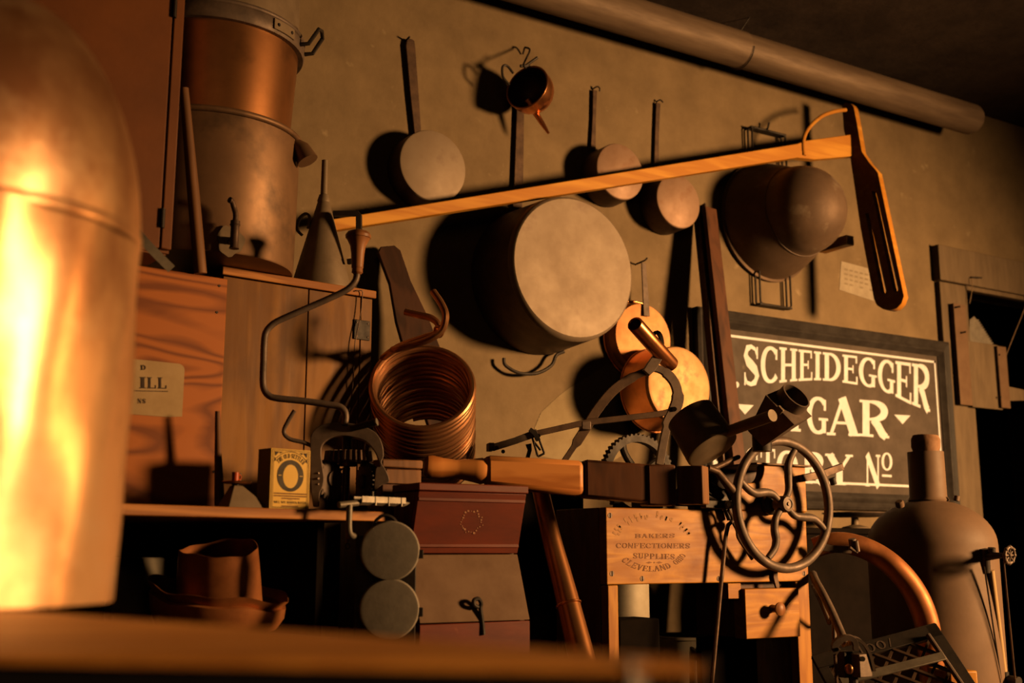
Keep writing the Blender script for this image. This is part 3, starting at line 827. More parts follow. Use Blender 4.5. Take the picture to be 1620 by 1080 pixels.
# upper can
R2 = .187
hz = ft.loc(D(474, 70, DT)).z
fu = Fr(V((ct.x, ct.y, ZC + .0135)), CY)
o = thing('copper_boiler', fu, 'copper boiler with a riveted rim band and loop handle, standing inside the tap can', 'boiler')
obj('body', MB().lathe([(0,0),(R2*.88,0),(R2*.93,rim_z),(R2,hz-.012),(R2,hz+.012),(0,hz+.012)], None, 72), M['copperdull'], o)
obj('band', MB().lathe([(R2*1.0,hz-.012),(R2*1.06,hz-.012),(R2*1.075,hz-.006),(R2*1.075,hz+.016),(R2*1.06,hz+.022),(R2*1.0,hz+.022)], None, 72), M['irondusty'], o)
obj('rim', MB().torus(Matrix.Translation((0,0,hz+.026)), R2*1.05, .006, 72), M['irondusty'], o)
obj('lid', MB().lathe([(R2*1.0,hz+.022),(R2*1.0,hz+.13),(R2*.97,hz+.14),(0,hz+.16)], None, 72), M['tin'], o, label='grey tin top section')
q = ft.loc(D(450, 52, DT)); an = math.atan2(q.y, q.x)
qa = None
best = None
for i in range(720):
    a_ = 2*math.pi*i/720
    w_ = ft.O + ft.e*(R2*1.08*math.cos(a_)) - ft.n*(R2*1.08*math.sin(a_)) + V((0,0,hz))
    if (w_-ft.O).dot(CAM-ft.O) < 0 : continue
    v_ = w_-CAM; x_ = 810+F*v_.dot(RT)/v_.dot(FW)
    if best is None or abs(x_-450) < best[0]: best = (abs(x_-450), a_)
a_ = best[1]; nn = V((math.cos(a_), math.sin(a_), 0)); tg = V((-nn.y, nn.x, 0))
zz = V((0,0,hz+.006))
pl2 = obj('handle_plate', MB().strap([nn*(R2*1.085)+tg*x+zz-nn*(x*x/R2*.55) for x in (-.034,-.017,0,.017,.034)], .024, .005, nn), M['tin'], o, bevel=.001)
mb = MB()
for x in (-.022,.022): mb.ball(nn*(R2*1.095)+tg*x+zz-nn*(x*x/R2*.55), .004, (1,1,1), 8)
obj('rivets', mb, M['iron'], pl2)
ed = None
best = max(range(720), key=lambda i: (ft.e*math.cos(2*math.pi*i/720) - ft.n*math.sin(2*math.pi*i/720)).dot(RT))
a_ = 2*math.pi*best/720; nn = V((math.cos(a_), math.sin(a_), 0)); tg = V((-nn.y, nn.x, 0)); b0 = nn*R2*1.07 + zz
pts = [b0+tg*.026+V((0,0,-.004)), b0+nn*.018+tg*.026+V((0,0,-.002)), b0+nn*.040+tg*.024+V((0,0,.034)), b0+nn*.042+tg*.0+V((0,0,.040)), b0+nn*.040-tg*.024+V((0,0,.034)), b0+nn*.018-tg*.026+V((0,0,-.002)), b0-tg*.026+V((0,0,-.004))]
obj('loop_handle', MB().tube(pts, .0048, 10), M['iron'], o)

# tin funnel standing mouth down
fn_ = Fr(V((0,0,ZC))); cfu = D(508, 452, 2.68); fn_ = Fr(V((cfu.x, cfu.y, ZC)), 0)
mpx = pm(cfu)
Rf = 47*mpx
zc1 = fn_.loc(D(515, 302, 2.68)).z; zc2 = fn_.loc(D(515, 241, 2.68)).z
o = thing('tin_funnel', fn_, 'grey tin funnel standing mouth down on the chest, its long stem pointing up', 'funnel')
obj('cone', MB().lathe([(Rf*.98,0.0),(Rf,.001),(Rf,.012),(.014,zc1-.014),(.0125,zc1-.012),(Rf*.96,.012),(Rf*.96,0)], None, 48), M['tin'], o)
obj('collar', MB().lathe([(.014,zc1-.018),(.0155,zc1-.012),(.0125,zc1-.002),(.0115,zc1+.002),(.0085,zc1+.004),(.0085,zc1-.016)], None, 32), M['tin'], o)
obj('stem', MB().lathe([(.0085,zc1-.010),(.0075,zc2),(.006,zc2),(.006,zc1-.010),(.0085,zc1-.010)], None, 24), M['tin'], o)
hp = [fn_.loc(D(x,y,2.68)) for x,y in ((528,338),(568,338),(568,412),(550,414))]
obj('handle', MB().strap([hp[0],hp[1]-V((.003,0,0)),hp[1]-V((0,0,.003)),hp[2]+V((0,0,.002)),hp[2]-V((.002,0,0)),hp[3]], .012, .024, fn_.dirl(cv(0,0,1))), M['iron'], o)
hp = [fn_.loc(D(x,y,2.70)) for x,y in ((478,372),(470,362),(474,346),(484,338),(490,344),(488,362))]
obj('side_hook', MB().strap(smooth(hp,4), .006, .014, fn_.dirl(cv(0,0,1))), M['iron'], o)

# hand boring drill on the bench: iron arch, bevel gears, crank with a wooden knob
DD = 2.26
f_ = Fr(D(548, 800, DD), -24); f_.O.z = ZB
def q(X, Y, off=0): return f_.p(490+X/4.9, 640+Y/4.9, off)
o = thing('hand_drill', f_, 'old iron hand drill with toothed gears, a long bent crank and a wooden knob', 'hand drill')
sc_ = f_.m()
out = smooth([q(28,790), q(10,640), q(8,480), q(6,330), q(8,260), q(40,195), q(110,155), q(220,140), q(330,150), q(440,180), q(520,230), q(562,310), q(572,400), q(556,450), q(590,510), q(614,570), q(610,600), q(560,620), q(510,660), q(500,640), q(512,495), q(545,480), q(530,420), q(495,350), q(430,285), q(340,255), q(250,243), q(170,258), q(110,300), q(90,360), q(100,480), q(112,570), q(100,640), q(80,690), q(70,790)], 3)
obj('frame', MB().prism([p+V((0,-.011,0)) for p in out], (0,.026,0)), M['irondusty'], o, bevel=.003)
obj('foot', MB().box((q(14,0).x,-.02,0),(q(90,0).x,.03,.006)).box((q(300,0).x,-.02,0),(q(520,0).x,.03,.006)), M['iron'], o, bevel=.001)
def gear(nm, M_, R0, R1, h, teeth, hole=.3, par=o, mt=None):
    prof = []
    mb = MB()
    n = teeth*4
    def wob(a, r, z, k):
        i = int(round(a/(2*math.pi)*n)) % 4
        if k in (1, 2) and i in (0, 1): return (r*1.0, z)
        if k in (1, 2): return (r*.86, z)
        return (r, z)
    mb.lathe([(0,0),(R0,0),(R1,h),(R1*.8,h*1.15),(R1*.35,h*1.15),(R1*.35,h*1.5),(0,h*1.5)], M_, n, wob=wob)
    return obj(nm, mb, mt or M['iron'], par, ang=25)
c = (q(300,352)); Rg = (q(500,352)-q(110,352)).length/2
gear('bevel_gear', axm(c+V((0,.03,.000)), (0,0,-1)), Rg*.95, Rg, .020, 26, mt=M['ironbrown'])
c2 = q(118,570); Rg2 = (q(118,350)-q(118,780)).length/2*.8
gear('bevel_gear', axm(c2+V((.0,.03,0)), (.82,-.57,0)), Rg2*.9, Rg2, .014, 24, mt=M['irondusty'])
c3 = q(430,590); Rg3 = (q(430,430)-q(430,750)).length/2
gear('drive_gear', axm(c3+V((.012,.03,0)), (-.9,-.42,0)), Rg3*.9, Rg3*1.0, .016, 28)
obj('spindle', MB().tube([q(290,150)+V((0,.02,0)), q(290,340)+V((0,.02,0))], .010, 14).tube([q(290,340)+V((0,.03,0)), V((q(290,0).x,.03,.0))], .0065, 12), M['iron'], o)
obj('slotted_post', MB().box((q(280,0).x-.004,.028,.0),(q(325,0).x,.04,q(0,475).z)), M['oakdark'], o)
p0 = q(320,185,.012); p1 = q(508,136,.03)
cp = obj('cross_pin', MB().tube([p0, p1], [.0065,.0075], 12), M['iron'], o)
obj('pin_end', MB().tube([p1, p1+(p1-p0).normalized()*.004], .0078, 14), M['steel'], cp, label='bright round pin end')
pts = smooth([q(10,315,.004), f_.p(478,699,.006), f_.p(458,694,.01), f_.p(449,683,.012), f_.p(455,667,.014), f_.p(466,649,.016)], 5)
obj('side_crank', MB().tube(pts, .0042, 10), M['irondusty'], o)
OC = .012
ck = [f_.p(x,y,OC) for x,y in ((545,672),(547,660),(545,650),(537,643),(522,640),(480,634),(440,630),(426,626),(418,616),(416,600),(417,570),(418,540),(421,525),(430,514),(445,505),(500,481),(540,463),(555,453),(563,442),(565,430))]
obj('crank', MB().tube(smooth(ck,3), .0068, 14), M['irondusty'], o)
k0 = f_.p(565,434,OC); k1 = f_.p(567,364,OC); ax = (k1-k0).normalized(); L_ = (k1-k0).length
kn = obj('knob', MB().lathe([(0,0),(.0075,0),(.0115,.004),(.0108,.012),(.0122,.014),(.0122,.02),(.0135,L_*.45),(.016,L_*.64),(.0225,L_*.78),(.024,L_*.81),(.026,L_*.82),(.0265,L_*.88),(.022,L_*.95),(.01,L_),(0,L_)], axm(k0, ax), 36), M['walnut'], o, label='turned wooden crank knob')

# soap carton
f_ = Fr(D(457, 800, 2.10), 14); f_.O.z = ZB + .0005
a, b = f_.p(430,709), f_.p(491,712); cl, cr_ = f_.p(425,800), f_.p(489,803)
wx0, wx1, hz_ = (a.x+cl.x)/2, (b.x+cr_.x)/2, (a.z+b.z)/2
o = thing('soap_carton', f_, 'small upright yellow carton with a dark round medallion and printed lettering', 'carton')
obj('box_body', MB().box((wx0,0,0),(wx1,.042,hz_)), M['card'], o, bevel=.0006)
w_, h_ = wx1-wx0, hz_
def cpt(x, y): return V((wx0 + x*w_, -.0006, y*h_))
def fr_line(mb, x0, y0, x1, y1, t):
    tx, ty = t/w_, t/h_
    for r4 in ((x0,y1-ty,x1,y1),(x0,y0,x1,y0+ty),(x0,y0,x0+tx,y1),(x1-tx,y0,x1,y1)):
        mb.face([cpt(r4[0],r4[1]),cpt(r4[2],r4[1]),cpt(r4[2],r4[3]),cpt(r4[0],r4[3])])
mb = MB()
fr_line(mb, .03,.015,.97,.985,.0008); fr_line(mb, .065,.03,.935,.965,.0006)
def arcp(cx, cy, R_, a, sq=1.0): return (cx + R_*math.cos(a)/w_*h_*1.0, cy + R_*math.sin(a))
CYY = .53; 
def apt(R_, ang): 
    return (.5 + R_*math.cos(math.radians(ang))*h_/w_, CYY + R_*math.sin(math.radians(ang)))
for R_ in (.42,):
    for i in range(30):
        a0 = 36+108*i/30; a1 = 36+108*(i+1)/30
        mb.face([cpt(*apt(R_,a0)), cpt(*apt(R_+.008,a0)), cpt(*apt(R_+.008,a1)), cpt(*apt(R_,a1))])
for s_ in (-1, 1):
    for (u0,v0,u1,v1,u2,v2) in ((.09,.95,.2,.945,.1,.87),(.09,.86,.13,.80,.09,.79),(.2,.945,.3,.945,.22,.915)):
        g_ = lambda u: u if s_ < 0 else 1-u
        mb.face([cpt(g_(u0),v0), cpt(g_(u1),v1), cpt(g_(u2),v2)])
obj('print_border', mb, M['ink'], o)
mb = MB()
mb.face([cpt(.5 + .335*math.cos(a), .555 + .335*w_/h_*math.sin(a)) for a in [2*math.pi*i/40 for i in range(40)]])
md = obj('medallion', mb, mat('dark_green_ink', (.075,.055,.035), (.06,.045,.03), .7, scale=40, bump=0), o)
mb = MB()
def cpt2(x, y): return V((wx0 + x*w_, -.0009, y*h_))
mb.face([cpt2(.5 + .19*math.cos(a), .545 + .25*w_/h_*math.sin(a)) for a in [2*math.pi*i/30 for i in range(30)]])
mb.face([cpt2(.19,.55),cpt2(.27,.55),cpt2(.27,.56),cpt2(.19,.56)]); mb.face([cpt2(.73,.55),cpt2(.81,.55),cpt2(.81,.56),cpt2(.73,.56)])
obj('medallion_centre', mb, M['card'], md)
mb = MB()
def arct(x, y):
    an = 138 - 96*x; return cpt(*apt(.325+.072*y, an))
text(mb, 'THE OLD SETTLER', arct)
def lin(x0, x1, y0, y1): return lambda x, y: cpt(x0+(x1-x0)*x, y0+(y1-y0)*y)
text(mb, 'WILL NOT HARDEN WATER', lin(.10,.92,.095,.130))
obj('lettering', mb, M['ink'], o)
mb = MB()
for y in (.245,.205,.165):
    x = .10 if y > .17 else .3; xe_ = .92 if y > .17 else .74
    while x < xe_:
        w2 = rnd.uniform(.015,.03); mb.face([cpt(x,y),cpt(x+w2,y),cpt(x+w2,y+.022),cpt(x,y+.022)]); x += w2+.012
for y in (.15,.075): mb.face([cpt(.45,y),cpt(.57,y),cpt(.57,y+.006),cpt(.45,y+.006)])
x = .3
while x < .72:
    w2 = rnd.uniform(.012,.028); mb.face([cpt(x,.04),cpt(x+w2,.04),cpt(x+w2,.058),cpt(x,.058)]); x += w2+.012
obj('fine_print', mb, M['stamp'], o)

# tin oiler with a round copper plate and a red stub
f_ = Fr(D(380, 797, 2.06), 14); f_.O.z = ZB
o = thing('tin_oiler', f_, 'low grey tin pyramid topped by a copper disc and an orange red stub', 'oil can')
s_ = f_.m(); zp = f_.p(380, 768).z
A_ = [V((-.036,-.020,0)), V((.053,-.020,0)), V((.046,.026,0)), V((-.034,.026,0))]
T_ = [V((-.014,.0,zp)), V((.004,.0,zp)), V((.004,.014,zp)), V((-.014,.014,zp))]
obj('base', MB().hexa(A_+T_), M['tin'], o, ang=20, bevel=.001)
obj('neck', MB().tube([V((-.006,.008,zp-.002)), V((-.006,.008,zp+.006))], .007, 14), M['iron'], o)
obj('plate', MB().lathe([(0,zp+.004),(.024,zp+.004),(.027,zp+.007),(.026,zp+.008),(0,zp+.0065)], Matrix.Translation((-.004,.008,0)), 40), M['copperdull'], o)
obj('stub', MB().tube([V((-.010,.004,zp+.006)), V((-.010,.004,zp+.024))], .0062, 18).torus(axm((-.003,.002,zp+.015),(.3,-1,0)), .0045, .0012, 20, 8), M['redenamel'], o, label='orange red stub with a ring')
obj('pin', MB().tube([V((.006,.012,zp+.005)), V((.006,.012,zp+.024))], .001, 6), M['steel'], o)

# clamp-on tool at the right end of the bench
f_ = Fr(D(556, 804, 2.10), BY); f_.O.z = ZB
def q(x, y, off=0): return f_.p(x, y, off)
o = thing('table_clamp', f_, 'grey metal trough tool clamped to the front edge at the right end of the bench', 'clamp')
ty = .012
p0, p1 = q(565,795), q(634,792)
zA, zB_ = q(565,801).z, q(565,789).z
mb = MB()
tr_ = [(-.5,.5),(-.5,-.2),(-.2,-.5),(.2,-.5),(.5,-.2),(.5,.5),(.42,.5),(.42,-.15),(.15,-.4),(-.15,-.4),(-.42,-.15),(-.42,.5)]
zc_ = (zA+zB_)/2 + .004
hgt = max(.016, zB_-zA)
rings = []
for x in (p0.x, p1.x):
    rings.append(mb.vs([V((x, -.002+a*.026, zc_+b*hgt)) for a, b in tr_]))
for i in range(12):
    j = (i+1) % 12; mb.f([rings[0][i], rings[0][j], rings[1][j], rings[1][i]])
mb.f(rings[0]); mb.f(rings[1][::-1])
tg_ = obj('trough', mb, M['steel'], o, ang=30)
for fx in (.3,.6,.9):
    x = p0.x+(p1.x-p0.x)*fx
    obj('band', MB().box((x-.001,-.0165,zc_-hgt*.52),(x+.001,.0125,zc_+hgt*.51)), M['steel'], tg_)
obj('spout', MB().tube([V((p1.x,-.002,zc_-.003)), V((p1.x+.012,-.002,zc_-.002)), V((p1.x+.02,-.002,zc_-.001))], [.007,.004,.0012], 12), M['steel'], o)
obj('rod', MB().tube([q(536,802,.004)+V((0,0,.004)), q(566,797,.004)+V((0,0,.002))], .0058, 14), M['steel'], o)
obj('pin', MB().tube([V((p0.x+.035,-.002,zc_)), V((p0.x+.035,-.002,zc_+.018))], .0022, 8), M['steel'], o)
ca = [q(553,798,.008), q(552,830,.008), q(553,842,.008), q(557,847,.006), q(561,848,.0)]
ca += [ca[-1]+V((0,.02,0))]
obj('clamp_arm', MB().tube(smooth(ca,4), .0058, 12), M['steel'], o)
zs = ca[-1].z
obj('screw', MB().tube([V((ca[-1].x,ca[-1].y,zs-.012)), V((ca[-1].x,ca[-1].y,-th_-.0005))], .0034, 10), M['steel'], o)
obj('screw_loop', MB().torus(axm((ca[-1].x,ca[-1].y,zs-.018),(0,-1,0)), .005, .0016, 18, 8), M['iron'], o)

# hanging pair of round lids
f_ = Fr(D(612, 826, 2.10), -26)
o = thing('waffle_iron', f_, 'pair of round grey lids, one above the other, hanging at the bench end', 'waffle iron')
def q(x, y, off=0): return f_.p(x, y, off)
a, b = q(563,846), q(657,1010)
obj('back_plate', MB().box((a.x,.02,b.z-.02),(b.x,.026,a.z)), M['iron'], o, bevel=.002)
for cx, cy in ((617,871),(616,963)):
    c = q(cx, cy); r_ = 46*f_.m()
    A = axm(V((c.x,.018,c.z)), (0,-1,0))
    ld = obj('lid', MB().lathe([(0,0),(r_,0),(r_*1.02,.003),(r_*1.02,.018),(r_*.97,.023),(r_*.9,.0235),(0,.0225)], A, 56), M['tingrey'], o)
    obj('hinge', MB().box((c.x+r_*.96,-.002,c.z-.014),(c.x+r_*1.14,.016,c.z+.002)), M['iron'], ld, bevel=.001)
    obj('lug', MB().box((c.x-r_*1.12,.002,c.z-.008),(c.x-r_*.97,.014,c.z+.004)), M['iron'], ld, bevel=.001)
h0 = q(600,820)
pts = smooth([q(590,838)+V((0,.016,0)), q(594,824)+V((0,.01,0)), q(606,815)+V((0,.008,0)), q(620,818)+V((0,.01,0)), q(630,830)+V((0,.016,0))], 5)
obj('hanging_loop', MB().tube(pts, .0032, 8), M['iron'], o)

# under the bench: crumpled copper basin, copper collar, pale board
def onZ(px, py, Z): return PZ(px, py, Z)
f_ = Fr(D(345, 960, 2.16)); f_.O.z = ZL+.002
c = f_.O; mpx = pm(c)
o_ = MB()
R_ = 112*mpx; zr = f_.loc(D(345, 948, 2.16-.0)).z
def wob(a, r, z, k):
    e = .5+.5*math.cos(a+.8)
    return (r*(1+.035*math.sin(5*a+.5)*(z/.05 if z > 0 else 0)*.5), z*(1+.07*math.sin(3*a)+.035*math.sin(8*a+1)) + (z/.06)*.012*math.cos(a-3.0))
TB_ = Matrix.Translation((0,0,.020)) @ Matrix.Rotation(math.radians(6),4,RT) @ Matrix.Rotation(math.radians(3.5),4,HF)
o_.lathe([(0,0),(R_*.84,0),(R_*.93,zr*.35),(R_*.95,zr*.72),(R_*.9,zr*.76),(R_*.99,zr),(R_*.975,zr),(R_*.88,zr*.74),(R_*.92,zr*.35),(R_*.82,.003),(0,.003)], TB_, 90, wob=wob)
single('copper_basin', f_, o_, M['copperscrap'], 'wide crumpled copper basin with a dented rim on the shelf under the bench', 'basin')
f2_ = Fr(V((f_.O.x, f_.O.y, ZL+.0065))); 
f2_.O += cv(.003,0,-.0)
r1 = 61*mpx; r0_ = 68*mpx; z1_ = f_.loc(D(348, 897, 2.16)).z
o_ = MB().lathe([(r0_,0),(r1+.004,z1_*.6),(r1,z1_),(r1-.0015,z1_),(r1+.0025,z1_*.6),(r0_-.0015,0),(r0_,0)], Matrix.Translation((0,0,.034)) @ Matrix.Rotation(math.radians(13),4,RT), 80, wob=lambda a,r,z,k: (r*(1+.02*math.sin(3*a+1)), z + (z/.1)*.0035*math.sin(2*a+.6) + (z/.1)*.0012*math.sin(7*a)))
single('copper_collar', f2_, o_, M['copperscrap'], 'conical raw copper collar with an open top, standing inside the copper basin', 'collar')
f_ = Fr(D(320, 960, 2.31), BY); f_.O.z = ZL+.001
x0_, x1_ = f_.p(180,900).x, f_.p(376,900).x; zt = f_.p(320, 881).z
mb = MB().box((x0_,0,0),(x1_,.03,zt))
single('pale_box', f_, mb, M['white'], 'pale flaking painted box at the back of the shelf under the bench', 'box', bevel=.003)
# ------------------------------------------------------------------ centre: peel, coil, box, chest
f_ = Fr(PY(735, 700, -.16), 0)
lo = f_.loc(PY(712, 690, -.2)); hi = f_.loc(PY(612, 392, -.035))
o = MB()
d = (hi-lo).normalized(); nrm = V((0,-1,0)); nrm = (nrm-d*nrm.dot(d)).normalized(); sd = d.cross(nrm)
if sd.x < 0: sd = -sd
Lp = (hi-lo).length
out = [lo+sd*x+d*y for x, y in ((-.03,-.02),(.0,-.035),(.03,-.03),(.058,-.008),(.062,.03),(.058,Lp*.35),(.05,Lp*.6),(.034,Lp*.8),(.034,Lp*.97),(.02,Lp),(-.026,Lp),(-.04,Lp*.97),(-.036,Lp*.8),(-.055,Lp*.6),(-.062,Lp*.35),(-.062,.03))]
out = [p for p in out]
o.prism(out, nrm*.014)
single('wooden_peel', f_, o, M['peelwood'], 'reddish wooden peel, darkened for shade, leaning on the wall behind the copper coil', 'peel', bevel=.003)

# copper coil
axc = cv(.03,.60,-.79).normalized()
Cm = D(668, 608, 2.54)
mpx = pm(Cm); Rc = 79*mpx
# rest the lowest turn on the cabinet
Lc = .30
f_ = Fr(Cm - axc*Lc); 
n_ = f_.dirl(axc); c0 = f_.loc(Cm)
u_ = f_.dirl(cv(1,0,0)); u_ = (u_-n_*u_.dot(n_)).normalized(); w_ = n_.cross(u_)
if w_.z < 0: w_ = -w_
o = thing('copper_coil', f_, 'coil of copper tubing with its open mouth towards the room and two curled tube ends', 'coil')
turns = 17; pts = []; rt = .0080
pitch = Lc/turns
for i in range(turns*44+1):
    a_ = 2*math.pi*i/44 + math.radians(110)
    k = i/44
    rr = Rc*(1+.012*math.sin(k*2.3))
    pts.append(c0 - n_*(pitch*k) + u_*rr*math.cos(a_) + w_*rr*math.sin(a_))
minz = min(p.z for p in pts)
obj('coil_turns', MB().tube(pts, rt, 10), M['coppertube'], o)
def dl(x, y, dd): return f_.loc(D(x, y, dd))
e1 = [pts[0], dl(622,553,2.510), dl(655,545,2.490), dl(682,535,2.480), dl(699,522,2.480), dl(705,500,2.480), dl(699,482,2.490), dl(685,461,2.510)]
obj('tube_end', MB().tube(smooth(e1,8), rt, 10), M['coppertube'], o)
i2 = turns*44
inner = [pts[47], dl(612,566,2.600), dl(606,566,2.580), dl(630,549,2.530), dl(664,536,2.510), dl(690,527,2.500), dl(694,514,2.500), dl(682,503,2.510), dl(662,498,2.520), dl(641,493,2.530)]
obj('tube_end', MB().tube(smooth(inner,8), rt, 10), M['coppertube'], o)
obj('tie_clip', MB().torus(axm(dl(694,524,2.485),(1,.3,.3)), .011, .004, 20, 8), M['copperdull'], o)

zlow = f_.O.z + minz - rt - .001
f_ = Fr(D(640, 727, 2.37), 0)
x0_, x1_ = f_.p(606,740).x, f_.p(668,740).x
zt = f_.O.z; f_.O.z = 0
o = thing('wooden_cabinet', f_, 'low dark wooden cabinet under the copper coil, behind the red feed bin', 'cabinet')
obj('body', MB().box((x0_+.13,.064,0),(x1_+.20,.52,zlow)), M['oakdark'], o, bevel=.003)
obj('raised_front', MB().box((x0_,.004,0),(x1_,.060,zt-.018)), M['oakdark'], o, bevel=.003)
obj('top_rail', MB().box((x0_-.004,-.004,zt-.0175),(x1_,.062,zt)), M['stick'], o, bevel=.003)
obj('front_board', MB().box((x0_+.006,-.004,zt-.050),(x1_-.004,.0035,zt-.021)), M['stick'], o, bevel=.001)

# red feed bin
f_ = Fr(D(755, 880, 2.26), 0)
def q(x, y, off=0): return f_.p(x, y, off)
zt, zl, zm, zb = q(752,766).z, q(752,779).z, q(742,876).z, q(756,983).z
x0_, x1_ = q(661,880).x, q(833,880).x
zf = -f_.O.z
o = thing('feed_bin', f_, 'red and tan wooden feed bin with sloping front panels and a small hanging hook', 'bin')
B_ = .11
ytop, ymid, ybot = .0, .035, -.012
def slab(ya, za, yb, zb_, t=.014):
    return MB().hexa([V((x0_,ya,za)),V((x1_,ya,za)),V((x1_,ya+t,za)),V((x0_,ya+t,za)),V((x0_,yb,zb_)),V((x1_,yb,zb_)),V((x1_,yb+t,zb_)),V((x0_,yb+t,zb_))])
up = obj('upper_panel', slab(ymid, zm+.001, ytop, zl), M['redwood'], o, bevel=.0015, label='red upper panel with worn markings')
mb = MB()
for k, yy in ((.14,0),(.88,0)):
    ya = ymid+(ytop-ymid)*k; za = zm+(zl-zm)*k
    mb.box((x0_+.001,ya-.0022,za-.004),(x1_-.001,ya+.004,za+.003))
obj('moulding', mb, M['redwood'], up, bevel=.001)
# worn round emblem, a ring of flecks
mb = MB()
for i in range(26):
    a_ = 2*math.pi*i/26; rr = .021 + rnd.uniform(-.004,.003)
    k = .52 + rr*math.sin(a_)/(zl-zm); x = (x0_+x1_)/2 + .003 + rr*1.25*math.cos(a_)
    yy = ymid+(ytop-ymid)*k - .0006; zz_ = zm+(zl-zm)*k
    s2 = rnd.uniform(.001,.0028)
    mb.face([V((x-s2,yy,zz_-s2*.6)),V((x+s2,yy,zz_-s2*.8)),V((x+s2*.7,yy-.0001,zz_+s2*.7)),V((x-s2*.8,yy-.0001,zz_+s2*.6))])
obj('worn_emblem', mb, mat('worn_gilt', (.40,.20,.09), (.3,.12,.06), .6, bump=0), up)
obj('lower_panel', slab(ybot, zb+.001, ymid, zm-.001), M['tanpaint'], o, bevel=.0015, label='dusty tan lower panel')
obj('base_panel', MB().box((x0_,ybot,zf),(x1_,ybot+.02,zb-.001)), M['redwood'], o, bevel=.0015)
sides = [V((0,ytop+.015,zl)),V((0,ymid+.015,zm)),V((0,ybot+.021,zb)),V((0,ybot+.021,zf)),V((0,B_,zf)),V((0,B_,zl))]
mb = MB()
mb.prism([p+V((x0_,0,0)) for p in sides], (.014,0,0)); mb.prism([p+V((x1_-.014,0,0)) for p in sides], (.014,0,0))
obj('side_boards', mb, M['oakdark'], o)
obj('back_board', MB().box((x0_+.014,B_-.012,zf),(x1_-.014,B_,zl)), M['oakdark'], o)
obj('lid', MB().box((x0_-.003,-.006,zl+.001),(x1_+.002,B_+.004,zt)), M['redwood'], o, bevel=.002)
h = [q(756,960,.012), q(750,956,.014), q(750,949,.014), q(757,947,.013), q(761,954,.012), q(760,962,.011), q(763,984,.012), q(765,1004,.014)]
obj('hook', MB().tube(smooth(h,5), .0042, 10), M['iron'], o)

# copper horn leaning against the machine
f_ = Fr(D(925, 1060, 2.42))
a = f_.loc(D(853, 766, 2.62)); b = V((0,0,0)); k_ = f_.O.z/((a-b).normalized().z) if False else 0
P_ = [a, f_.loc(D(872,850,2.56)), f_.loc(D(889,915,2.52)), f_.loc(D(908,990,2.47)), f_.loc(D(925,1060,2.42))]
dr = (P_[-1]-P_[-2]).normalized(); ext = P_[-1] + dr*((f_.O.z)/(-dr.z))
f2_ = Fr(f_.O + V((ext.x, ext.y*1, ext.z)) if False else f_.O)
o = thing('copper_horn', f_, 'long tapered copper horn leaning between the red bin and the crank machine', 'horn')
pp = smooth(P_, 6)+[ext*.5+P_[-1]*.5, ext]
n1 = len(pp)-2
rad = [.019+.011*i/(n1-1) for i in range(n1)]+[.034,.038]
obj('horn_tube', MB().tube(pp, rad, 24), M['copperdull'], o)
cpt_ = P_[2]*.45+P_[3]*.55
obj('joint_collar', MB().torus(axm(cpt_,(P_[3]-P_[2])), .0265, .0028, 36, 10), M['copper'], o)

# ------------------------------------------------------------------ the confectioner's machine
fm = Fr(D(960, 925, 2.62), 0)
def q(x, y, off=0): return fm.p(x, y, off)
u0, u1 = 0.0, q(1280,925).x
zp0, zp1 = 0.0, q(1000,803).z
ZF = -fm.O.z
W_ = .21
o = MACH = thing('candy_machine', fm, 'honey coloured wooden machine with stamped lettering, one drawer and a big iron handwheel', 'machine')
fp_ = obj('front_plank', MB().box((u0,0,0),(u1,.028,zp1)), M['oak'], o, bevel=.0025)
mb = MB(); mslot = MB()
for x, y in ((965,815),(968,907),(1016,915),(1137,915),(1272,907)):
    p = q(x, y)
    mb.tube([p+V((0,.004,0)), p+V((0,-.0008,0))], .0062, 16)
    mslot.box((p.x-.001,-.0014,p.z-.006),(p.x+.001,-.0007,p.z+.006))
sc2 = obj('screws', mb, M['irondusty'], fp_); obj('screw_slots', mslot, M['dark'], sc2)
# stamped lettering
def sx(X, Y): return q(960+X/8.307, 790+Y/8.307, .0006)
mb = MB()
def line(s, xa, xb, ya, yb, h): 
    text(mb, s, lambda x, y: sx(xa+(xb-xa)*x, ya+(yb-ya)*x - h*y))
line('CONFECTIONERS', 125, 1100, 636, 640, 66)
line('SUPPLIES', 345, 900, 772, 786, 70)
line('BAKERS', 370, 900, 505, 500, 55)
text(mb, 'CLEVELAND', lambda x, y: sx(*(lambda an, R_: (590+R_*1.32*math.sin(an), 560+R_*math.cos(an)))(math.radians(-52+84*x), 385-72*y)))
text(mb, 'OHIO', lambda x, y: sx(*(lambda an, R_: (600+R_*1.3*math.sin(an), 560+R_*math.cos(an)))(math.radians(39+24*x), 385-62*y)))
mb.face([sx(510,828),sx(560,812),sx(600,826),sx(560,840)]); mb.face([sx(650,826),sx(690,812),sx(735,828),sx(690,840)]); mb.face([sx(612,826),sx(625,816),sx(638,826),sx(625,836)])
st = obj('stamped_lettering', mb, M['stamp'], fp_)
mb = MB()
for i in range(19):
    an = math.radians(-70+140*i/18)
    for k in range(2):
        R_ = 330+rnd.uniform(0,60); X = 590+R_*1.4*math.sin(an+rnd.uniform(-.03,.03)); Y = 570-R_*math.cos(an)
        if i in (3,9,14): continue
        s2 = rnd.uniform(8,16); t2 = rnd.uniform(16,34)
        ca, sa = math.cos(an*.8), math.sin(an*.8)
        mb.face([sx(X+a*ca*s2-b*sa*t2, Y+a*sa*s2+b*ca*t2) for a, b in ((-1,-1),(1,-1),(.7,1),(-.9,.8))])
obj('faded_print', mb, mat('very_faded_ink', (.44,.20,.055), (.36,.16,.045), .6, bump=0, scale=50), fp_)
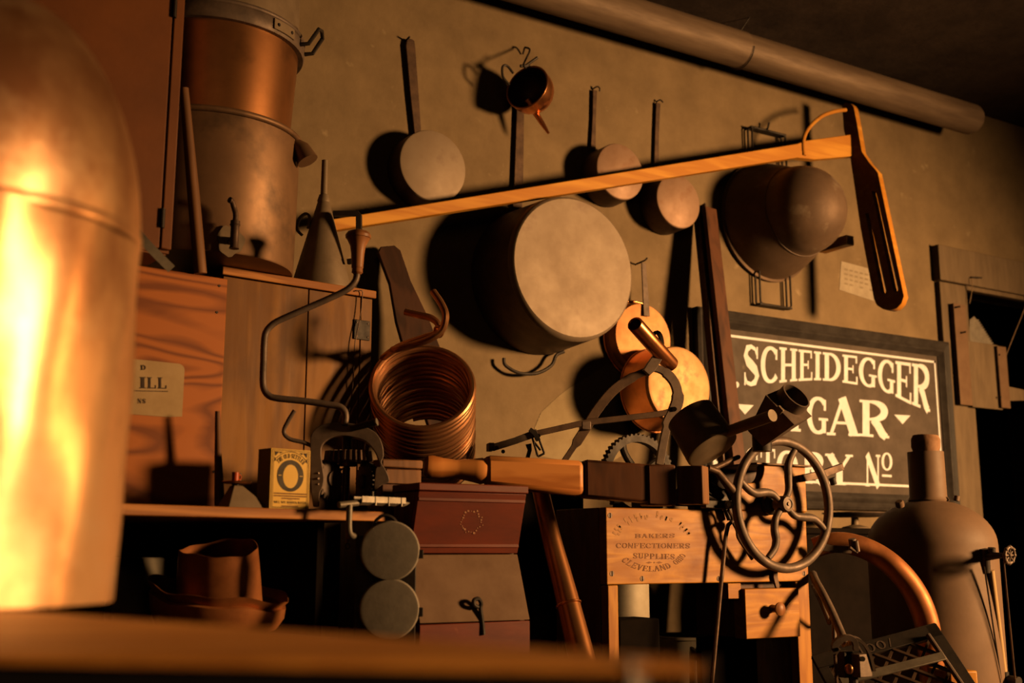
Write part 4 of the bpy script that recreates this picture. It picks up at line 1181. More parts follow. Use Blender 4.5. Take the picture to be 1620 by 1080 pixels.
# frame
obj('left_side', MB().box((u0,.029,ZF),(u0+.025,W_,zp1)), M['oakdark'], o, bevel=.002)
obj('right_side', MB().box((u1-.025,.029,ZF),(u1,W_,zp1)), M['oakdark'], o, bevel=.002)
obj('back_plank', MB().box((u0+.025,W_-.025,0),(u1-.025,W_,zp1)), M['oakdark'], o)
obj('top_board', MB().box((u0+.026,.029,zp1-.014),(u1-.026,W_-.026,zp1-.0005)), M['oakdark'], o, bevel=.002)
xl0, xl1 = q(962,1000).x, q(979,1000).x
obj('leg', MB().box((u0+.003,.0,ZF),(xl1,.028,-.001)), M['oakv'], o, bevel=.002)
xr0 = q(1262,1000).x
obj('leg', MB().box((xr0,.0,ZF),(u1-.001,.028,-.001)), M['oakv'], o, bevel=.002)
# drawer and its housing
xd0, xd1 = q(1174,965).x, xr0
zd0, zd1 = q(1220,1008).z, q(1220,930).z
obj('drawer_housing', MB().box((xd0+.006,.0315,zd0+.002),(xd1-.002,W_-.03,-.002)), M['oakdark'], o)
dr_ = obj('drawer', MB().box((xd0,-.012,zd0),(xd1-.002,.030,zd1)), M['oak'], o, bevel=.002)
p = q(1216,962)
obj('knob', MB().lathe([(0,0),(.010,0),(.009,.012),(.012,.02),(.0165,.026),(.0165,.03),(.012,.034),(0,.036)], axm(V((p.x,-.012,p.z)),(0,-1,0)), 32), M['walnut'], dr_)
obj('lower_panel', MB().box((xd0-.006,.15,ZF),(xd1-.002,.17,zd0-.004)), M['dark'], o, label='panel below the drawer, shade put into its colour')  # shadow below the drawer painted as near-black
obj('drawer_rail', MB().box((q(1152,935).x,.0,q(1152,947).z),(xd0-.001,.026,-.002)), M['oak'], o, bevel=.001)
p = q(1228,905)
obj('drawer_catch', MB().strap([q(1226,900,.006),q(1226,912,.006),q(1229,926,.006),q(1231,934,.004)], [.012,.014,.012,.005], .006, (0,1,0)).ball(q(1226,905,.009),.004,(1,.6,1),8), M['ironbrown'], o)
# upper plank behind the wheel
xa, xb = q(1168,780,-.01).x, q(1272,780,-.01).x
zu = q(1220,737,-.01).z
up_ = [V((xa,.002,zp1+.0005)), V((xb,.002,zp1+.0005)), V((xb,.002,zu))] + [V((xa+.055+.03*math.cos(t_)-.0, .002, zu+.0-.045*math.sin(t_))) for t_ in [math.radians(x) for x in range(0,91,15)]] + [V((xa+.02,.002,zu-.048)), V((xa,.002,zu-.045))]
obj('upper_plank', MB().prism(up_, (0,.028,0)), M['oak'], o, bevel=.002)
obj('upper_plank', MB().box((xa,W_-.03,zp1+.0015),(xb,W_-.002,zu)), M['oakdark'], o)
obj('top_cover', MB().box((xa+.05,-.008,zu+.001),(xb+.012,W_,zu+.006)), M['ironbrown'], o, bevel=.001, label='thin brown iron cover')
# rollers between planks
for yy in (.06, .13):
    obj('roller', MB().tube([V((xa-.10,yy,zp1+.035)), V((xb-.02,yy,zp1+.035))], .022, 24), M['iron'], o)
# handwheel
off = .055
def qw(X, Y): return q(1100+X/4.696, 690+Y/4.696, off)
cw = qw(657, 503)
Rw_ = (q(1236,690,off) - q(1236,907,off)).length/2 - .0125
wl = obj('handwheel', MB().torus(axm(cw,(0,-1,0)), Rw_, .0118, 96, 16), M['irondusty'], o)
obj('hub', MB().lathe([(0,-.018),(.021,-.018),(.021,.012),(.018,.017),(.012,.018),(.012,.016),(.005,.016),(.004,.019),(0,.019)], axm(cw,(0,-1,0)), 36), M['irondusty'], wl)
for pth in ([(668,470),(692,400),(690,300),(690,220),(708,160),(738,105)], [(625,485),(575,430),(520,415),(440,420),(385,385),(335,330)],
            [(632,545),(598,610),(588,690),(600,770),(585,840),(540,905)], [(695,545),(740,590),(800,600),(870,608),(915,640),(958,690)]):
    pts = smooth([qw(*p) for p in pth], 6)
    obj('spoke', MB().tube(pts, [.0098-.0026*abs(2*i/(len(pts)-1)-1)**1.0+.001 for i in range(len(pts))], 12), M['irondusty'], wl)
obj('axle', MB().tube([cw+V((0,.004,0)), cw+V((0,.20,0))], .0105, 16), M['iron'], o)
obj('axle_bearing', MB().lathe([(0,0),(.026,0),(.026,.012),(.016,.02),(0,.02)], axm(V((cw.x,0.0,cw.z)),(0,-1,0)), 32), M['iron'], o)
# iron arms and fittings left of the wheel
def qa(x, y, off=.03): return q(x, y, off)
obj('crank_arm', MB().tube([qa(1120,740,.05),qa(1135,746,.05),qa(1150,765,.05),qa(1166,784,.05)], [.008,.009,.011,.013], 14), M['ironbrown'], o)
obj('stud', MB().tube([qa(1153,798,.0),qa(1153,798,.05)], .0105, 18).tube([qa(1153,798,.05),qa(1153,798,.056)], .005, 12), M['irondusty'], o)
obj('stud_arm', MB().strap([qa(1112,797,.02),qa(1132,798,.02),qa(1155,798,.02)], .020, .02, (0,1,0)), M['iron'], o, bevel=.002)
obj('bracket', MB().strap([qa(1118,770,.015),qa(1140,782,.015),qa(1150,802,.015),qa(1156,822,.015)], [.03,.03,.022,.016], .012, (0,1,0)), M['iron'], o, bevel=.002)
obj('pawl', MB().tube(smooth([qa(1110,748,.03),qa(1135,738,.03),qa(1158,727,.03),qa(1170,722,.03)],4), [.009]*4+[.007]*4+[.006]*4+[.004], 12), M['ironbrown'], o)
obj('knuckle', MB().ball(qa(1167,828,.03), .0115, (1,1,1.25), 12).tube(smooth([qa(1152,806,.03),qa(1158,816,.03),qa(1160,826,.03),qa(1166,838,.03),qa(1168,850,.03),qa(1178,866,.03),qa(1190,884,.03)],4), .0045, 8), M['ironbrown'], o)
rod = [qa(1168,826,.03),qa(1160,823,.03),qa(1152,830,.03),qa(1148,848,.03),qa(1140,930,.03),qa(1128,1060,.03)]
dd_ = (rod[-1]-rod[-2]).normalized(); rod.append(rod[-1]+dd_*((rod[-1].z-ZF-.05)/-dd_.z))
obj('pull_rod', MB().tube(rod, .0052, 10), M['ironbrown'], o)
# lever at the right end
obj('side_lever', MB().strap([q(1266,757,.01),q(1300,750,.01),q(1332,738,.01)], [.018,.02,.018], .012, (0,1,0)), M['ironbrown'], o, bevel=.001)
obj('lever_knob', MB().tube([q(1316,756,.02),q(1319,766,.02)], .009, 12), M['iron'], o)

# cast gear standing behind
f_ = Fr(PY(1008, 752, fm.O.y+W_+.05), -4)
Rg = 66*f_.m()
mb = MB()
n = 200
outp = []; inn = []
for i in range(n):
    a_ = 2*math.pi*i/n
    R_ = Rg*(1.0 if (i % 4) < 2 else .955)
    outp.append(V((R_*math.cos(a_), -.012, R_*math.sin(a_))))
for i in range(64):
    a_ = 2*math.pi*i/64; inn.append(V((Rg*.80*math.cos(a_), -.012, Rg*.80*math.sin(a_))))
mb.polyholes([outp, inn], (0,.024,0))
o = thing('gear_wheel', f_, 'dark toothed gear wheel standing behind the wooden mallet', 'gear')
obj('toothed_rim', mb, M['iron'], o, ang=25)
for k in range(4):
    a0 = math.pi/2*k + .35
    pts = [V((Rg*r_*math.cos(a0+.5*math.sin(r_*3.0)*.5), 0, Rg*r_*math.sin(a0+.5*math.sin(r_*3.0)*.5))) for r_ in (.1,.3,.5,.7,.84)]
    obj('spoke', MB().tube(smooth(pts,4), .010, 10), M['iron'], o)
obj('hub', MB().tube([V((0,.02,0)),V((0,-.02,0))], .02, 24), M['iron'], o)
obj('stand', MB().box((-.02,-.045,fm.O.z-f_.O.z),(.02,.0,-.015)), M['iron'], o)

# big wooden mallet lying on the machine
f_ = Fr(D(1066, 797, 2.50), -22); f_.O.z = fm.O.z + zp1 + .0012
def q2(x, y, off=0): return f_.p(x, y, off)
hB = .084
o = thing('wooden_mallet', f_, 'long wooden mallet with a turned handle lying across the machine and the red bin', 'mallet')
xh = q2(1066, 765).x; xhl = q2(926, 750).x; xml = q2(768, 745).x; xkl = q2(672, 716).x
slope = (q2(790, 742).z - q2(1066,765).z)/(xml - xh)
zc_r = q2(1066,767).z
def cz(x): return zc_r + slope*(x-xh)
def beam(xa, xb, h0_, h1_, t0, t1):
    return MB().hexa([V((xa,0,cz(xa)-h0_/2)),V((xb,0,cz(xb)-h1_/2)),V((xb,t1,cz(xb)-h1_/2)),V((xa,t0,cz(xa)-h0_/2)),
                      V((xa,0,cz(xa)+h0_/2)),V((xb,0,cz(xb)+h1_/2)),V((xb,t1,cz(xb)+h1_/2)),V((xa,t0,cz(xa)+h0_/2))])
obj('head', beam(xhl, xh, hB*.98, hB, .062, .062), M['oakdark'], o, bevel=.006)  # cast shadow on this stretch of the beam put in as darker wood
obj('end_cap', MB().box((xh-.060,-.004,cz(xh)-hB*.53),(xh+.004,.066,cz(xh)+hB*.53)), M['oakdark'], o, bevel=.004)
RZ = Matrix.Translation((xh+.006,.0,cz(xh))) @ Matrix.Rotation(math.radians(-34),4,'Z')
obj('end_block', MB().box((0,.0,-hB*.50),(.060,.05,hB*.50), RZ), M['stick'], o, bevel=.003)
obj('shaft', beam(xml, xhl-.0005, hB*.80, hB*.92, .05, .058), M['mallet'], o, bevel=.012)  # lit stretch of the same beam, in the brightened wood
ym = .026
Lh = xml-xkl
pr = [(0,0),(.016,.001),(.024,.008),(.0255,.018),(.022,.04),(.0195,.07),(.021,Lh*.6),(.026,Lh*.85),(.029,Lh*.96),(.026,Lh+.004),(0,Lh+.004)]
A = axm(V((xkl,ym,cz(xkl))), V((Lh,0,cz(xml)-cz(xkl))))
obj('handle', MB().lathe(pr, A, 40), M['mallet'], o)

# iron press lever over the machine
f_ = Fr(D(1046, 728, 2.80), -20)
def q3(x, y, off=0): return f_.p(x, y, off)
o = thing('press_lever', f_, 'iron press with a long jointed lever arm and a curved upright standing over the mallet', 'press')
obj('upright', MB().strap(smooth([q3(1043,735),q3(1049,700),q3(1056,672),q3(1066,650),q3(1072,630),q3(1068,608),q3(1056,592),q3(1040,583),q3(1024,582)],5), [.020]*10+[.030]*12+[.024]*10+[.018]*9, .012, (0,1,0)), M['irondusty'], o, bevel=.001)
obj('pivot_bolt', MB().tube([q3(1067,647,.012),q3(1067,647,-.02)], .006, 12), M['iron'], o)
pts = [q3(1058,651),q3(1040,655),q3(990,661),q3(930,668),q3(900,674),q3(860,683),q3(845,686)]
obj('lever_arm', MB().strap(smooth(pts,3), .0145, .010, (0,1,0)), M['ironbrown'], o, bevel=.001)
obj('lever_end', MB().strap([q3(850,684,.008),q3(815,697,.008),q3(779,708,.008)], [.018,.016,.017], .008, (0,1,0)), M['irondusty'], o, bevel=.001)
obj('end_stub', MB().box(q3(778,712,.02)+V((-.006,0,0)), q3(778,700,.02)+V((.006,.04,0))), M['iron'], o)
mb = MB()
for x, y in ((852,689),(786,708),(796,714)): mb.tube([q3(x,y,.018),q3(x,y,-.01)], .0048, 10)
obj('rivets', mb, M['iron'], o)
obj('link', MB().strap([q3(838,679,.016),q3(846,685,.016),q3(852,697,.016)], [.010,.012,.010], .006, (0,1,0)), M['iron'], o)
for a, b in (((842,692),(851,722)),((851,690),(861,717)),((851,722),(861,717)),((846,700),(855,712))):
    obj('linkage_rod', MB().tube([q3(*a,.01),q3(*b,.01)], .0026, 8), M['iron'], o)
obj('linkage_tail', MB().strap([q3(836,702,.0),q3(838,712,.0),q3(834,726,.0)], [.014,.009,.009], .006, (0,1,0)), M['iron'], o)
obj('curved_strap', MB().strap(smooth([q3(888,736,-.02),q3(908,706,-.02),q3(930,672,-.02),q3(945,648,-.02),q3(970,618,-.02),q3(1000,597,-.02),q3(1028,585,-.014)],5), [.014]*6+[.024]*20+[.019]*5, .006, (0,1,0)), M['ironbrown'], o, bevel=.001)
obj('strap_nut', MB().box(q3(922,679,.006)-V((.002,0,.0)), q3(934,666,.006)+V((.002,.03,0))), M['irondusty'], o, bevel=.002)
obj('clamp_jaw', MB().strap([q3(1022,590,.012),q3(1030,580,.012),q3(1038,568,.012),q3(1046,560,.012)], [.020,.026,.024,.014], .014, (0,1,0)), M['irondusty'], o, bevel=.001)
rc_ = q3(1043,556,.0)
obj('clamp_ring', MB().strap(smooth([q3(1030,570,.0),q3(1040,561,.016),q3(1047,548,.014),q3(1044,530,.004),q3(1036,526,-.01),q3(1030,540,-.026)],4), .008, .014, (0,1,0)), M['iron'], o)
# tube held in the clamp
f2_ = Fr(D(1030, 545, 2.80))
a = f2_.loc(D(1004,512,2.74)); b = f2_.loc(D(1061,576,2.88)); dd_ = (b-a).normalized()
prof = [(.0185,0),(.0195,.002),(.0205,(b-a).length),(.0165,(b-a).length),(.0155,.002),(.0185,0)]
single('copper_socket_tube', f2_, MB().lathe(prof, axm(a, dd_), 28), M['copper'], 'short open copper tube gripped in the ring of the iron press', 'tube')

# dipper
f_ = Fr(D(1118, 725, 2.60))
ax = cv(.42,-.74,-.52).normalized()
c1 = D(1128, 712, 2.57); mpx = pm(c1)
al = f_.dirl(ax); e_ = f_.loc(c1); Ld = .10; Rd = 44*mpx
o = thing('tin_dipper', f_, 'dusty tin dipper with a thick tubular handle propped on top of the machine', 'dipper')
obj('cup', MB().lathe([(0,0),(Rd*.90,0),(Rd,.003),(Rd,.012),(Rd*.93,Ld),(Rd*.90,Ld),(Rd*.90,.006),(0,.006)], axm(e_, -al), 48), M['tin'], o)
ha = f_.loc(D(1138,687,2.57)); hb = f_.loc(D(1222,657,2.44))
obj('handle', MB().tube(smooth([ha, ha*.6+hb*.4, hb*.94+ha*.06, hb],4), [.0125]*9+[.0135]*3+[.011], 20), M['tin'], o)
# hopper box with a round filler
K = D(1256, 672, 2.50)
ea = cv(.057,.014,.07).normalized(); eb = cv(-.055,.0625,.031); eb = (eb-ea*eb.dot(ea)).normalized(); ec = ea.cross(eb)
if ec.dot(UP) > 0: ec = -ec
f_ = Fr(K + ec*.10)
K_ = f_.loc(K); A_, B_v, C_ = [f_.dirl(v) for v in (ea, eb, ec)]
la, lb, lc = .092, .090, .105
o = thing('grinder_hopper', f_, 'tilted square tin hopper with a round filler ring, behind the top of the handwheel', 'hopper')
def pt(i, j, k): return K_ + A_*i + B_v*j + C_*k
t_ = .003
obj('side_wall', MB().hexa([pt(0,0,0),pt(0,lb,0),pt(t_,lb,0),pt(t_,0,0),pt(.02,.02,lc),pt(.02,lb-.02,lc),pt(.02+t_,lb-.02,lc),pt(.02+t_,.02,lc)]), M['irondusty'], o)
obj('side_wall', MB().hexa([pt(la-t_,0,0),pt(la-t_,lb,0),pt(la,lb,0),pt(la,0,0),pt(la-.02-t_,.02,lc),pt(la-.02-t_,lb-.02,lc),pt(la-.02,lb-.02,lc),pt(la-.02,.02,lc)]), M['irondusty'], o)
obj('front_wall', MB().hexa([pt(0,0,0),pt(la,0,0),pt(la,t_,0),pt(0,t_,0),pt(.02,.02,lc),pt(la-.02,.02,lc),pt(la-.02,.02+t_,lc),pt(.02,.02+t_,lc)]), M['irondusty'], o)
obj('back_wall', MB().hexa([pt(0,lb-t_,0),pt(la,lb-t_,0),pt(la,lb,0),pt(0,lb,0),pt(.02,lb-.02-t_,lc),pt(la-.02,lb-.02-t_,lc),pt(la-.02,lb-.02,lc),pt(.02,lb-.02,lc)]), M['irondusty'], o)
rim_o = [pt(0,0,-.001),pt(la,0,-.001),pt(la,lb,-.001),pt(0,lb,-.001)]
cc = pt(la*.62, lb*.56, -.001)
Rr = .034
cir = [cc + A_*Rr*math.cos(2*math.pi*i/32) + B_v*Rr*math.sin(2*math.pi*i/32) for i in range(32)]
obj('top_plate', MB().polyholes([rim_o, cir], C_*.002), M['irondusty'], o)
obj('filler_ring', MB().lathe([(Rr,-.006),(Rr+.003,-.006),(Rr+.002,.026),(Rr-.002,.026),(Rr-.002,-.006)], axm(cc, -C_), 40), M['irondusty'], o)
bc_ = pt(la/2, lb/2, lc-.004); zcov = fm.O.z+zu+.0065-f_.O.z
obj('neck', MB().tube([bc_, V((bc_.x, bc_.y, min(zcov, bc_.z-.005)))], .022, 24), M['iron'], o)
obj('corner_clip', MB().box((-.008,-.008,-.004),(.008,.008,.004), axm(K_ + B_v*.045 + A_*(-.002), A_, B_v)), M['tin'], o, bevel=.001)

# behind and under the machine
f_ = Fr(D(1020, 1000, 3.25), 0); f_.O.z = 0
x0_, x1_ = f_.p(940,1000).x, f_.p(1054,1000).x
single('white_post', f_, MB().tube([V(((x0_+x1_)/2,.12,0)), V(((x0_+x1_)/2,.12,f_.p(1000,880).z))], (x1_-x0_)/2, 40), M['white'], 'thick flaking white post standing behind the machine', 'post')
f_ = Fr(D(1010, 1000, 2.74), 0); f_.O.z = 0
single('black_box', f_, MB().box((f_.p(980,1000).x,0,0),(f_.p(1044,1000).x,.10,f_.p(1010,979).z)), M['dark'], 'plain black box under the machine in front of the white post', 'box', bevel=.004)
f_ = Fr(D(1128, 1040, 3.32), 0); f_.O.z = 0
x0_, x1_ = f_.p(1082,1040).x, f_.p(1176,1040).x; zt = f_.p(1128,1008).z
A = Matrix.Translation(((x0_+x1_)/2,.12,0)); Rb = (x1_-x0_)/2
single('white_pail', f_, MB().lathe([(0,.0),(Rb*.85,0),(Rb,zt),(Rb*1.03,zt),(Rb*1.03,zt-.008),(Rb*.98,zt-.01),(Rb*.82,.01),(0,.01)], A, 48), M['white'], 'tall white pail on the floor under the machine drawer', 'pail')
f_ = Fr(D(1130, 1060, 3.14)); 
pts = [f_.loc(D(x,y,3.14)) for x,y in ((1096,1062),(1100,1040),(1108,1024),(1118,1014),(1132,1014),(1140,1030),(1150,1048),(1160,1058),(1172,1062))]
dn_ = V((0,0,-f_.O.z)); 
pts = [V((pts[0].x,pts[0].y,-f_.O.z))] + pts[:] + [V((pts[-1].x,pts[-1].y,-f_.O.z))]
single('iron_hoop', f_, MB().tube(smooth(pts,5), .010, 12), M['iron'], 'curved dark iron arm in front of the white pail under the machine', 'bar')

f_ = Fr(PY(900, 900, -.42), 0); f_.O.z = 0
x0_, x1_ = f_.p(812,900).x, f_.p(925,900).x
single('shade_block', f_, MB().box((x0_,0,0),(x1_,.30,f_.p(860,774).z)), M['dark'], 'added dark block in place of shade between the feed bin and the crank machine', 'chest', bevel=.004)  # added to hide the lit wall and stand in for shade
# ------------------------------------------------------------------ right: tank, elbow, grate, door things
c = D(1476, 900, 3.25); f_ = Fr(V((c.x, c.y, 0)), 0)
mpx = pm(c); Rt = 98*mpx
zs = f_.loc(D(1575, 862, 3.25)).z; zd = f_.loc(D(1468, 789, 3.25)).z; zn = f_.loc(D(1464, 712, 3.25)).z
o = thing('boiler_tank', f_, 'tall grey brown boiler tank with a domed top, short neck and gauge glass', 'tank')
prof = [(0,0),(Rt*.97,0),(Rt,.01),(Rt,zs)]
hd = zd-zs
prof += [(Rt*math.cos(a), zs+hd*math.sin(a)) for a in [math.radians(x) for x in range(6,78,6)]]
Rn = 28*mpx
prof += [(Rn*1.12, zd-.002),(Rn*1.02,zd+.008),(Rn,zn),(Rn*.82,zn),(Rn*.82,zn-.05),(0,zn-.05)]
obj('shell', MB().lathe(prof, None, 80), M['tank'], o)
obj('boss', MB().lathe([(.012,0),(.012,.012),(.008,.016),(0,.016)], axm(f_.loc(D(1424,800,3.16)), V((-.5,-.3,.8))), 16), M['tank'], o)
obj('boss', MB().lathe([(.008,0),(.008,.014),(0,.016)], axm(f_.loc(D(1513,792,3.24)), V((.2,-.1,1))), 14), M['tank'], o)
z1_ = f_.loc(D(1450, 688, 3.25)).z
fk_ = Fr(V((c.x,c.y,zn-.040)), 0)
single('cork_plug', fk_, MB().lathe([(0,0),(Rn*.68,0),(Rn*.70,.040),(Rn*.80,.054),(Rn*.80,z1_-zn+.035),(Rn*.7,z1_-zn+.045),(0,z1_-zn+.046)], Matrix.Rotation(math.radians(4),4,'Y')@Matrix.Identity(4), 28, wob=lambda a,r,z,k: (r*(1+.03*math.sin(3*a)), z)), M['cork'], 'rough cork bung in the neck of the boiler tank', 'bung')
# gauge
def T(x, y, d=3.12): return f_.loc(D(x, y, d))
v0 = T(1545,882,3.14); v1 = T(1572,879,3.07); v2 = T(1590,878,3.04)
vl = obj('valve', MB().tube([T(1538,884,3.19), v0, v1, v2], [.010,.012,.010,.006], 14).tube([T(1558,868,3.1),T(1560,905,3.1)], .012, 14).tube([T(1569,874,3.08),T(1569,866,3.08)], .010, 12), M['iron'], o)
wc = T(1597,878,3.03); wd = f_.dirl(cv(.55,0,-.83))
hw_ = obj('handwheel', MB().torus(axm(wc, wd), .021, .0045, 28, 10), M['irondusty'], vl)
mb = MB()
up_w = axm(wc, wd)
for i in range(8):
    a_ = 2*math.pi*i/8
    mb.ball(up_w @ V((.021*math.cos(a_),.021*math.sin(a_),0)), .0062, n=8)
    mb.tube([wc, up_w @ V((.02*math.cos(a_),.02*math.sin(a_),0))], .0026, 6)
mb.ball(wc, .007, n=8)
# merge the lobes with the wheel as one lobed casting
obj('wheel_lobes', mb, M['irondusty'], vl)
g0 = T(1568,902,3.1); g1 = T(1588,1062,3.1)
obj('gauge_glass', MB().tube([g0, g1], .0085, 16), M['glass'], o, label='cloudy upright gauge glass')
obj('guard_rod', MB().tube([T(1557,896,3.07), T(1584,1075,3.07)], .0022, 8), M['iron'], o)
obj('guard_rod', MB().tube([T(1588,888,3.05), T(1606,1074,3.05)], .0026, 8), M['ironbrown'], o)
obj('valve', MB().tube([T(1555,1078,3.2), T(1590,1074,3.1), T(1612,1078,3.06)], .013, 14).tube([g1, g1+V((0,0,-.03))], .013, 14), M['iron'], o)

# copper elbow pipe
f_ = Fr(D(1470, 1010, 2.92))
def T(x, y, d): return f_.loc(D(x, y, d))
pts = [T(1288,866,3.0),T(1318,858,2.99),T(1350,861,2.98),T(1385,875,2.97),T(1415,897,2.95),T(1440,926,2.94),T(1458,960,2.93),T(1468,995,2.92),T(1473,1040,2.92)]
last = V((pts[-1].x, pts[-1].y, -f_.O.z))
o = thing('copper_elbow', f_, 'thick curved copper pipe bending down in front of the boiler tank', 'pipe')
sp_ = smooth(pts,7)+[last]
obj('pipe', MB().tube(sp_, [.026+.005*min(1,i/40) for i in range(len(sp_))], 28), M['copperscrap'], o)
obj('pipe_clamp', MB().tube([T(1348,852,2.93),T(1350,868,2.93)], .010, 12).tube([T(1354,855,2.92),T(1357,872,2.92)], .006, 10).tube([T(1344,866,2.92),T(1356,874,2.92)], .005, 10), M['irondusty'], o)
obj('clamp_arm', MB().strap([T(1296,864,2.94),T(1320,868,2.94),T(1346,869,2.94)], .018, .014, f_.dirl(cv(0,0,1))), M['irondusty'], o, bevel=.001)

# two curved handles
for pth, r_, lb in ((((1286,908),(1291,920),(1301,938),(1316,968),(1330,1000),(1340,1024)), .0105, 'thick curved iron bar rising to the right end of the machine'),
                    (((1286,926),(1291,936),(1300,955),(1312,985),(1320,1012)), .0058, 'thin curved iron rod beside the thick curved bar')):
    f_ = Fr(D(pth[-1][0], pth[-1][1], 2.72))
    pts = [f_.loc(D(x,y,2.97+(0 if r_ > .01 else .14)-.25*i/(len(pth)-1))) for i,(x,y) in enumerate(pth)]
    d_ = (pts[-1]-pts[-2]).normalized(); (pts.append(pts[-1]+d_*.1) if r_ > .01 else None); pts.append(V((pts[-1].x+(.03 if r_ > .01 else 0),pts[-1].y+(0 if r_ > .01 else .06),-f_.O.z)))
    single('curved_bar' if r_ > .01 else 'iron_rod', f_, MB().tube(smooth(pts,6), r_, 12), M['irondusty'], lb, 'bar' if r_ > .01 else 'rod')

# cast iron grate
TL_, TR_ = D(1284,1040,2.62), D(1479,988,2.66)
BR_ = D(1512,1095,2.52)
f_ = Fr(TL_)
e1 = (TR_-TL_); L1_ = e1.length; e1.normalize(); e2 = (BR_-TR_); e2 = (e2-e1*e2.dot(e1)).normalized(); e3 = e1.cross(e2)
if e3.dot(FW) > 0: e3 = -e3
E1, E2, E3 = f_.dirl(e1), f_.dirl(e2), f_.dirl(e3)
H_ = .34
def gp(x, y, z=0): return E1*x + E2*y + E3*z
o = thing('iron_grate', f_, 'tilted dark cast iron grate with raised lettering along its top rim', 'grate')
def bar(mb, a, b, w, t, z=0): return mb.strap([gp(*a, z), gp(*b, z)], w, t, E3)
mb = MB(); bar(mb, (0,.016),(L1_,.016), .036, .012)
top_ = obj('top_rim', mb, M['iron'], o, bevel=.001)
mb = MB(); bar(mb, (L1_-.012,.0),(L1_-.012,H_), .028, .012); bar(mb, (.012,.034),(.012,H_),.024,.012); bar(mb,(0,H_-.012),(L1_,H_-.012),.024,.012)
obj('side_rims', mb, M['iron'], o, bevel=.001)
mb = MB()
nb = 7
st_ = .046
for i in range(-8, 12):
    for s_ in (1, -1):
        # clip slanted bars to the frame
        xa = i*st_; xb = xa + s_*(H_-.04)
        y0_, y1_ = .034, H_-.02
        def cl(x): return max(.02, min(L1_-.024, x))
        p, r2 = [xa, y0_], [xb, y1_]
        dx = (xb-xa)
        ts = []
        for X in (.02, L1_-.024): ts.append((X-xa)/dx)
        t0_, t1_ = max(0, min(ts)), min(1, max(ts))
        if t1_-t0_ > .03:
            bar(mb, (xa+dx*t0_, y0_+(y1_-y0_)*t0_), (xa+dx*t1_, y0_+(y1_-y0_)*t1_), .006, .008, (s_*.001))
obj('lattice', mb, M['ironbrown'], o)
mb = MB()
def let(s, xa, xb): text(mb, s, lambda x, y: gp(xa+(xb-xa)*x, .029-.022*y, .0066), gap=.25)
let('100/', L1_*.34, L1_*.62)
mb2 = mb
obj('raised_lettering', mb, M['irondusty'], top_)
obj('brace_bar', MB().tube([gp(L1_-.035,.028,.012), gp(L1_-.028,H_*.9,.012)], .006, 10), M['irondusty'], o)
sa, sb = f_.loc(D(1330,1078,2.50)), f_.loc(D(1494,1037,2.52))
obj('cross_strap', MB().strap([sa, sb], .020, .005, f_.dirl(e3)), M['steel'], o, bevel=.001, label='flat worn steel strap')
for s_ in (.15, L1_*.9):
    obj('foot', MB().tube([gp(s_,H_-.012,0), V((gp(s_,H_,0).x, gp(s_,H_,0).y+.02, -f_.O.z))], .010, 10), M['iron'], o)

# hook and pulley block in front of the grate
f_ = Fr(D(1350, 1050, 2.40))
def T(x, y, d=2.40): return f_.loc(D(x, y, d))
nz_ = f_.dirl(cv(0,0,1))
o = thing('pulley_block', f_, 'iron pulley block with a curved hooked arm in front of the cast iron grate', 'pulley')
obj('hook_arm', MB().strap(smooth([T(1326,1030),T(1321,1026),T(1322,1018),T(1332,1010),T(1344,1008),T(1352,1014),T(1354,1028)],4), [.014]*12+[.011]*13, .012, nz_), M['irondusty'], o, bevel=.001)
obj('guard_arm', MB().strap(smooth([T(1340,1009,2.42),T(1356,1010,2.42),T(1368,1020,2.42),T(1376,1036,2.42),T(1382,1060,2.42)],5), .006, .016, nz_), M['irondusty'], o)
obj('eye_bolt', MB().tube([T(1324,1027,2.385),T(1324,1027,2.41)], .004, 12), M['iron'], o)
obj('block', MB().box((-.012,-.012,-.006),(.026,.012,.042), Matrix.Translation(T(1360,1066,2.41))), M['irondusty'], o, bevel=.002)
obj('block', MB().box((-.026,-.010,-.006),(.004,.014,.048), Matrix.Translation(T(1345,1066,2.43))), M['iron'], o, bevel=.002)
obj('bolt', MB().tube([T(1365,1042,2.37),T(1362,1042,2.40)], .0052, 14), M['steel'], o, label='bright steel bolt head')
obj('wheel', MB().ball(T(1343,1058,2.385), .010, (.7,1,1.1), 12), M['copperdull'], o)
pe_ = T(1321,1034)
obj('rod', MB().tube([pe_, V((pe_.x+.008, pe_.y, -f_.O.z))], .0035, 8), M['ironbrown'], o)
obj('post', MB().tube([T(1350,1070,2.42), V((T(1350,1070,2.42).x, T(1350,1070,2.42).y, -f_.O.z))], .010, 10), M['iron'], o)
f_ = Fr(D(1525, 1085, 2.75), -20); zt = f_.p(1525,1061).z
single('wood_block', f_, MB().box((f_.p(1503,1070).x,0,-f_.O.z),(f_.p(1547,1070).x,.10,zt)), M['oakv'], 'upright wooden block at the bottom right in front of the boiler tank', 'block', bevel=.004)

